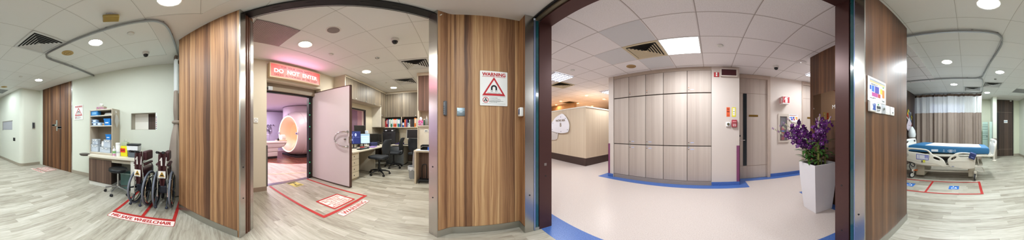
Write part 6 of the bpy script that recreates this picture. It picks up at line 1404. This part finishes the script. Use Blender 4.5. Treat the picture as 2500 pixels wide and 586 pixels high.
def orchid(label, loc, seed, stems, lean):
    rr = random.Random(seed); t = thing('orchid', label, 'plant', loc, 0, 'orchids in the white planter')
    GR = P('#3f6b2e', .45, 0, .3, 9); CANE = P('#7d8c45', .5, 0, .25, 12); PU = P('#7a2f8f', .5, 0, .3, 60); PU2 = P('#54206b', .5, 0, .3, 60); LI = P('#ead9ee', .5, 0, .1, 40); BUD = P('#c3bfa0', .5, 0, .25, 30)
    cn = MB(); lf = MB(); fl = MB(); lip = MB(); bd = MB(); sp = MB()
    def leaf(p, d, L, w):
        d = V(d).normalized(); sd = d.cross(V((0, 0, 1))).normalized(); vs = []; n = 7
        for i in range(n):
            f = i/(n-1); c = V(p)+d*(L*f)+V((0, 0, -.55*L*f*f*(.4+.6*abs(d.x+d.y))))
            ww = w*sin(pi*min(.98, f*.92+.06))**.7
            vs += [c-sd*ww+V((0, 0, .25*ww)), c, c+sd*ww+V((0, 0, .25*ww))]
        lf.add(vs, [(i*3+j, i*3+j+1, i*3+j+4, i*3+j+3) for i in range(n-1) for j in range(2)], GR, True)
    def flower(p, nrm, s):
        nrm = V(nrm).normalized(); a = nrm.orthogonal().normalized(); c = nrm.cross(a); ro = rr.random()*6
        for k in range(5):
            q = ro+2*pi*k/5; d = a*cos(q)+c*sin(q); e = nrm.cross(d)
            w = s*(.48 if k % 2 else .36)
            vs = [V(p), V(p)+d*s*.3+e*w*.7, V(p)+d*s*.65+e*w-nrm*s*.1, V(p)+d*s*.95+e*w*.55, V(p)+d*s*1.05+nrm*s*.12, V(p)+d*s*.95-e*w*.55, V(p)+d*s*.65-e*w-nrm*s*.1, V(p)+d*s*.3-e*w*.7]
            fl.add(vs, [(0, 1, 2, 3, 4, 5, 6, 7)], PU if rr.random() < .6 else PU2, True)
        lip.ball(V(p)+nrm*s*.2, s*.22, LI if rr.random() < .5 else PU, 1, 1, .8, 6)
    for k in range(stems):
        a = rr.random()*2*pi; r = .02+.06*rr.random(); base = V((r*cos(a), r*sin(a), 0)); h = .22+.22*rr.random()
        ld = V((lean[0]+.5*(rr.random()-.5), lean[1]+.5*(rr.random()-.5), 0))
        pts = [base, base+ld*.05+V((0, 0, h*.4)), base+ld*.13+V((0, 0, h))]
        cn.sweep(smooth([tuple(p) for p in pts], 4, False), [.006, .008, .010, .011, .010, .009, .008, .007, .006][:9], CANE, 7)
        for q in range(6):
            f = .22+.14*q; p = base+ld*.13*f+V((0, 0, h*f)); ang = a+q*2.4+rr.random()
            leaf(p, (cos(ang), sin(ang), .65), .17+.09*rr.random(), .025)
        tip = pts[-1]; top = [tip, tip+ld*.12+V((0, 0, .10)), tip+ld*.32+V((0, 0, .21)), tip+ld*.60+V((0, 0, .24+.07*rr.random()))]
        sm = smooth([tuple(p) for p in top], 4, False); sp.sweep(sm, .0035, P('#5c6b3a', .5), 5)
        for i, p in enumerate(sm[2:-2]):
            for q in range(1+(i % 2)):
                o_ = V((rr.random()-.5, rr.random()-.5, rr.random()-.5))*.12; flower(V(p)+o_, (-.7+rr.random()*.9, -1+rr.random()*.6, rr.random()-.45), .030+.011*rr.random())
        for i in range(5):
            p = V(sm[-1])+ld*.035*i+V((.015*(rr.random()-.5), .015*(rr.random()-.5), .012*i)); bd.ball(p, .010, BUD if i < 3 else P('#9d7fa0', .5), 1, 1, 1.6, 6)
    for m_, nm in ((cn, 'cane'), (lf, 'leaves'), (sp, 'flower_stalk'), (fl, 'petals'), (lip, 'flower_lip'), (bd, 'bud')):
        o = m_.build(nm, t); 
        if nm != 'cane': o['kind'] = 'stuff'
    return t
orchid('purple orchid leaning left over the planter edge', (1.43, 2.00, .72), 3, 7, (-.40, .30))
orchid('purple orchid standing upright at the right side of the planter', (1.52, 1.86, .72), 12, 6, (-.12, -.16))
# ------------------------------------------------------------------ ceiling fittings
def downlight(label, x, y, z, em, r=.095, grp='round downlights'):
    t = thing('downlight', label, 'light', (x, y, z), 0, grp)
    MB().lathe([(r, -.003), (r*1.16, -.010), (r*1.2, -.001)], WHITE, 36).build('rim', t); MB().lathe([(.001, -.006), (r+.004, -.006)], em, 36).build('diffuser', t)
    return t
LED = glow('#ffffff', 6.0); LEDW = glow('#fff8ec', 6.0)
zc = ZC-.004
for x, y, lb in ((1.458, -1.99, 'round downlight inside the curtain rail loop over the desk'), (3.84, -2.57, 'round downlight in front of the walnut sliding door'), (.258, -1.41, 'large round downlight cut by the top edge, near the slanting walnut wall'), (1.48, -.20, 'largest round downlight near the top edge, outside the bed rail'), (3.28, .40, 'round downlight inside the near bed rail loop'), (3.874, -.80, 'round downlight outside the bend of the near bed rail'), (5.085, .397, 'round downlight inside the far bed rail loop'), (6.216, -.785, 'round downlight before the narrow white partition wall'), (5.6, -1.99, 'round downlight beside the small observation window')):
    downlight(lb, x, y, ZC if not (y < -2.3 or x > 6.5) else zc, LED)
for x, y, lb in ((-1.538, -2.009, 'round downlight beside the pink glow before the lit sign'), (-3.361, -2.02, 'round downlight in front of the overhead cupboards'), (-5.13, -2.017, 'farthest round downlight, over the rear worktop corner')): downlight(lb, x, y, ZC, LEDW)
def vent(label, x0, y0, z, m, dark=P('#1c1d1e', .7), n=5, grp='square air diffusers'):
    t = thing('air_diffuser', label, 'vent', (x0+.3, y0+.3, z), 0, grp)
    box('backing', (-.27, .27, -.27, .27, -.004, -.001), dark, t)
    b = MB(); 
    for q in ((-.298, -.255, -.298, .298), (.255, .298, -.298, .298), (-.255, .255, -.298, -.255), (-.255, .255, .255, .298)): b.box(*q, -.012, -.001, m)
    b.build('frame', t); b = MB()
    for k in range(n):
        o, i = .235-.045*k, .205-.045*k
        vs = []
        for h, z0 in ((o, -.022), (i, -.004)): vs += [(-h, -h, z0), (h, -h, z0), (h, h, z0), (-h, h, z0)]
        b.add(vs, [(j, (j+1) % 4, 4+(j+1) % 4, 4+j) for j in range(4)], m)
    b.box(-.03, .03, -.03, .03, -.022, -.018, m); b.build('louvre_rings', t)
    return t
VM = P('#cfd1d0', .5, 0, .03); VC = P('#cbbd9d', .5, 0, .04)
vent('square white air diffuser beside the curtain rail bend over the desk bay', 1.77, -1.70, ZC, VM); vent('square air diffuser right of the far bed rail', 4.77, -1.10, ZC, VM); vent('small looking square air diffuser inside the far bed rail loop', 5.37, -.50, ZC, VM)
vent('square air diffuser cut by the steel jamb in the control room', -3.63, -1.10, ZC, VM); vent('farther square air diffuser in the control room', -4.83, -1.70, ZC, VM)
vent('cream square air diffuser beside the bright corridor panel light', -1.358, 2.227, ZK, VC); vent('cream square air diffuser at the left end of the corridor', -4.358, 2.827, ZK, VC); vent('distant air diffuser in the warm waiting area ceiling', -6.758, 5.227, ZK, P('#8a7a5a', .5))
t = thing('air_grille', 'square perforated dark pink grille before the lit sign', 'vent', (-.93, -2.0, ZC), 0)
box('panel', (-.297, .297, -.297, .297, -.006, -.001), P('#5f4f51', .6), t); b = MB()
for i in range(27):
    x = -.285+.0219*i; b.box(x, x+.009, -.29, .29, -.011, -.006, P('#b7a3a4', .5)); b.box(-.29, .29, x, x+.009, -.0105, -.006, P('#b7a3a4', .5))
b.build('lattice', t)
t = thing('air_grille', 'grey return air grille near the end of the ward', 'vent', (5.67, -2.0, ZC), 0); box('panel', (-.297, .297, -.297, .297, -.008, -.001), P('#9b9d9d', .6), t)
b = MB()
for i in range(20): b.box(-.28, .28, -.285+.029*i, -.275+.029*i, -.012, -.008, P('#7e8080', .6))
b.build('slats', t)
def disc(name, label, cat, x, y, z, r, h, m, grp=None, slots=None):
    t = thing(name, label, cat, (x, y, z), 0, grp)
    MB().lathe([(r, 0), (r, -h*.5), (r*.8, -h), (.001, -h)], m, 30).build('cover', t)
    if slots:
        b = MB(); b.plate(ring((0, 0), r*.64, 30), [ring((0, 0), r*.56, 30)], -h-.0015, -h-.0004, slots, 'xy'); b.box(-r*.45, r*.45, -.007, .007, -h-.0015, -h-.0004, slots); b.build('grooves', t)
    return t
IV = P('#d5d5d0', .5, 0, .03); YL = P('#b89a5c', .5, 0, .06)
disc('smoke_detector', 'white flat detector inside the desk bay rail, near the camera dome', 'detector', .882, -1.99, ZC, .05, .02, IV); disc('smoke_detector', 'white flat detector between sliding door and observation window', 'detector', 3.83, -1.99, ZC, .05, .02, IV)
disc('smoke_detector', 'white flat detector over the bed beside the dark wall', 'detector', 3.29, 1.015, ZC, .05, .02, IV); disc('ceiling_speaker', 'yellowed round ceiling outlet inside the desk bay rail', 'speaker', 2.066, -1.99, ZC, .105, .014, YL, None, P('#7d6534', .5))
disc('ceiling_speaker', 'yellowed round ceiling outlet at the left edge of the photo', 'speaker', 5.025, -1.99, ZC, .105, .014, YL, None, P('#7d6534', .5)); disc('smoke_detector', 'small dark sprinkler outlet beyond the bed rail bend', 'detector', 4.47, -.795, ZC, .035, .018, P('#8a8a88', .4, .3))
disc('ceiling_speaker', 'grey round loudspeaker in the control room ceiling', 'speaker', -1.534, -1.412, ZC, .10, .006, P('#dcd8d4', .6), None, P('#c2bcb8', .5)); MB().plate(ring((0, 0), .082, 32), [], -.0078, -.0062, P('#8a817e', .7), 'xy').build('mesh_cover', bpy.data.objects['ceiling_speaker.002']); disc('smoke_detector', 'white flat detector between loudspeaker and pink glow', 'detector', -2.12, -2.011, ZC, .045, .02, IV)
disc('sprinkler', 'chrome sprinkler rose in the control room ceiling', 'sprinkler', -2.752, -1.415, ZC, .045, .012, CHROME); disc('smoke_detector', 'tiny white detector near the farthest control room downlight', 'detector', -4.478, -2.0, ZC, .03, .015, IV)
disc('ceiling_speaker', 'tan round ceiling outlet over the lockers', 'speaker', -1.651, 3.113, ZK, .105, .014, P('#a98a5c', .5, 0, .06), None, P('#7a5f38', .5)); disc('smoke_detector', 'white flat detector right of the bright corridor panel', 'detector', .147, 2.539, ZK, .05, .02, IV); disc('smoke_detector', 'white flat detector beside the louvred corridor light', 'detector', -2.819, 2.492, ZK, .05, .02, IV)
t = disc('wireless_router', 'white round access point with a small lamp on the corridor ceiling', 'router', 1.724, 2.80, ZK, .12, .035, P('#dedbdb', .4)); MB().ball((-.03, -.06, -.033), .008, glow('#ffffff', 3), n=8).build('lamp', t)
def dome(label, x, y, z):
    t = thing('dome_camera', label, 'camera', (x, y, z), 0, 'dome cameras'); MB().lathe([(.062, 0), (.062, -.03), (.055, -.045), (.042, -.05)], P('#d8d6d3', .4), 28).build('base', t)
    MB().lathe([(.045, -.048), (.044, -.065), (.034, -.085), (.018, -.096), (.001, -.10)], P('#141519', .12), 26).build('dome', t)
dome('black dome camera on white base inside the desk bay rail', .908, -2.70, ZC); dome('black dome camera in the control room ceiling', -2.194, -.843, ZC); dome('black dome camera on the corridor ceiling near the office door', 1.369, 3.22, ZK)
t = thing('motion_sensor', 'yellowed box shaped sensor hanging from the ward ceiling', 'sensor', (.885, -1.475, ZC), .6)
MB().lathe([(.05, 0), (.05, -.012), (.03, -.02), (.02, -.05)], P('#b9bcc2', .4), 22).build('mount', t); q = MB().box(-.085, .085, -.05, .05, -.035, .02, P('#9c8440', .35, 0, .25, 20), .012).box(-.088, -.075, -.045, .045, -.03, .015, P('#c9b26a', .3)).box(.075, .088, -.03, .03, -.025, .01, P('#cfd3d6', .3)).build('housing', t, (0, 0, -.055)); q.rotation_euler = (R(12), R(6), 0)
# corridor lights
t = thing('panel_light', 'bright square panel light over the corridor', 'light', (-.458, 2.527, ZK), 0); box('frame', (-.297, .297, -.297, .297, -.006, -.001), P('#c8c6c4', .4), t); box('diffuser', (-.282, .282, -.282, .282, -.010, -.006), glow('#ffffff', 5), t)
def louvre(label, x, y):
    t = thing('louvre_light', label, 'light', (x, y, ZK), 0, 'louvred lights of the corridor'); box('tray', (-.297, .297, -.297, .297, -.004, -.001), glow('#f4f3fb', 2.4), t)
    b = MB()
    for k in range(5): b.box(-.295, .295, -.295+.1425*k-.008, -.295+.1425*k+.012, -.035, -.004, P('#d6d6dc', .3, .3))
    for k in range(9): b.box(-.295+.0735*k-.002, -.295+.0735*k+.002, -.295, .295, -.025, -.006, P('#8f9098', .3, .5))
    b.build('louvre', t)
louvre('louvred square light at the left end of the corridor', -3.458, 2.527); louvre('louvred light partly hidden behind the wall left of the lockers', -3.458, 4.927); louvre('louvred light partly hidden behind the dark walnut wall above the planter', 2.542, 3.127)
WG = glow('#ffd9ae', 4)
for k, (x, y, *_) in enumerate(WARM_LAMPS[:6]):
    downlight(('warm spotlight above the corner of the waiting area wall', 'warm spotlight behind the locker wall edge', 'warm spotlight over the waiting sign, nearest of the row', 'warm spotlight beside the distant air diffuser', 'warm spotlight at the left jamb, farthest to the left', 'warm spotlight at the far end of the waiting area')[k], x, y, ZK, WG, .06, 'warm spotlights of the waiting area')
# ------------------------------------------------------------------ camera and lamps
cam = bpy.data.cameras.new('camera'); co = bpy.data.objects.new('camera', cam); col.objects.link(co)
cam.type = 'PANO'; cam.panorama_type = 'EQUIRECTANGULAR'
cam.longitude_min = -pi; cam.longitude_max = pi
cam.latitude_max = 318/2500*2*pi; cam.latitude_min = -(586-318)/2500*2*pi
cam.clip_start = .02; cam.clip_end = 100
co.location = (0, 0, 1.25)
# the frame's middle column looks along compass angle (1250-1735)/2500 of a turn from north
az = (1250-1735)/2500*2*pi
co.rotation_euler = (pi/2, 0, -az)
scene.camera = co
def area(name, x, y, z, size, power, color=(1, 1, 1), shape='DISK', sy=None, rot=(0, 0, 0), spread=180):
    l = bpy.data.lights.new(name, 'AREA'); l.shape = shape; l.size = size; l.energy = power; l.color = color
    if sy: l.size_y = sy
    l.spread = R(spread)
    o = bpy.data.objects.new(name, l); col.objects.link(o); o.location = (x, y, z); o.rotation_euler = rot
    return o
NEUT = (1, .985, .95); COOL = (.85, .955, 1)
for x, y, p in WARD_LAMPS: area('downlight_lamp', x, y, ZC-.03, .2, p*KL, COOL)
for x, y, p in CTRL_LAMPS: area('downlight_lamp', x, y, ZC-.03, .2, p*KL, (.95, .985, .95))
for x, y, sx, sy, p in KOR_LAMPS: area('panel_lamp', x, y, ZK-.03, sx, p*KL, (.92, .965, 1), 'RECTANGLE', sy)
for x, y, p in WARM_LAMPS: area('warm_lamp', x, y, ZK-.03, .1, p*KL, (1, .62, .36))
for x, y, z_, s_, p, c_, r_ in OTHER_LAMPS: area('lamp', x, y, z_, s_, p*KL, c_, 'DISK', None, r_)
area('sign_glow_lamp', -1.98, -2.84, 2.50, 1.15, 5.5*KL, (1, .36, .68), 'RECTANGLE', .24, (pi-R(48), 0, 0))
wd = bpy.data.worlds.new('world'); scene.world = wd; wd.use_nodes = True
wd.node_tree.nodes['Background'].inputs[0].default_value = (.8, .85, .9, 1)
wd.node_tree.nodes['Background'].inputs[1].default_value = .3
scene.view_settings.view_transform = 'Standard'
scene.view_settings.look = 'None'
scene.view_settings.exposure = EXPO
scene.cycles.max_bounces = 10; scene.cycles.diffuse_bounces = 6; scene.cycles.glossy_bounces = 4
scene.cycles.transparent_max_bounces = 12; scene.cycles.caustics_reflective = False; scene.cycles.caustics_refractive = False
scene.cycles.sample_clamp_indirect = 6
bpy.context.view_layer.update()
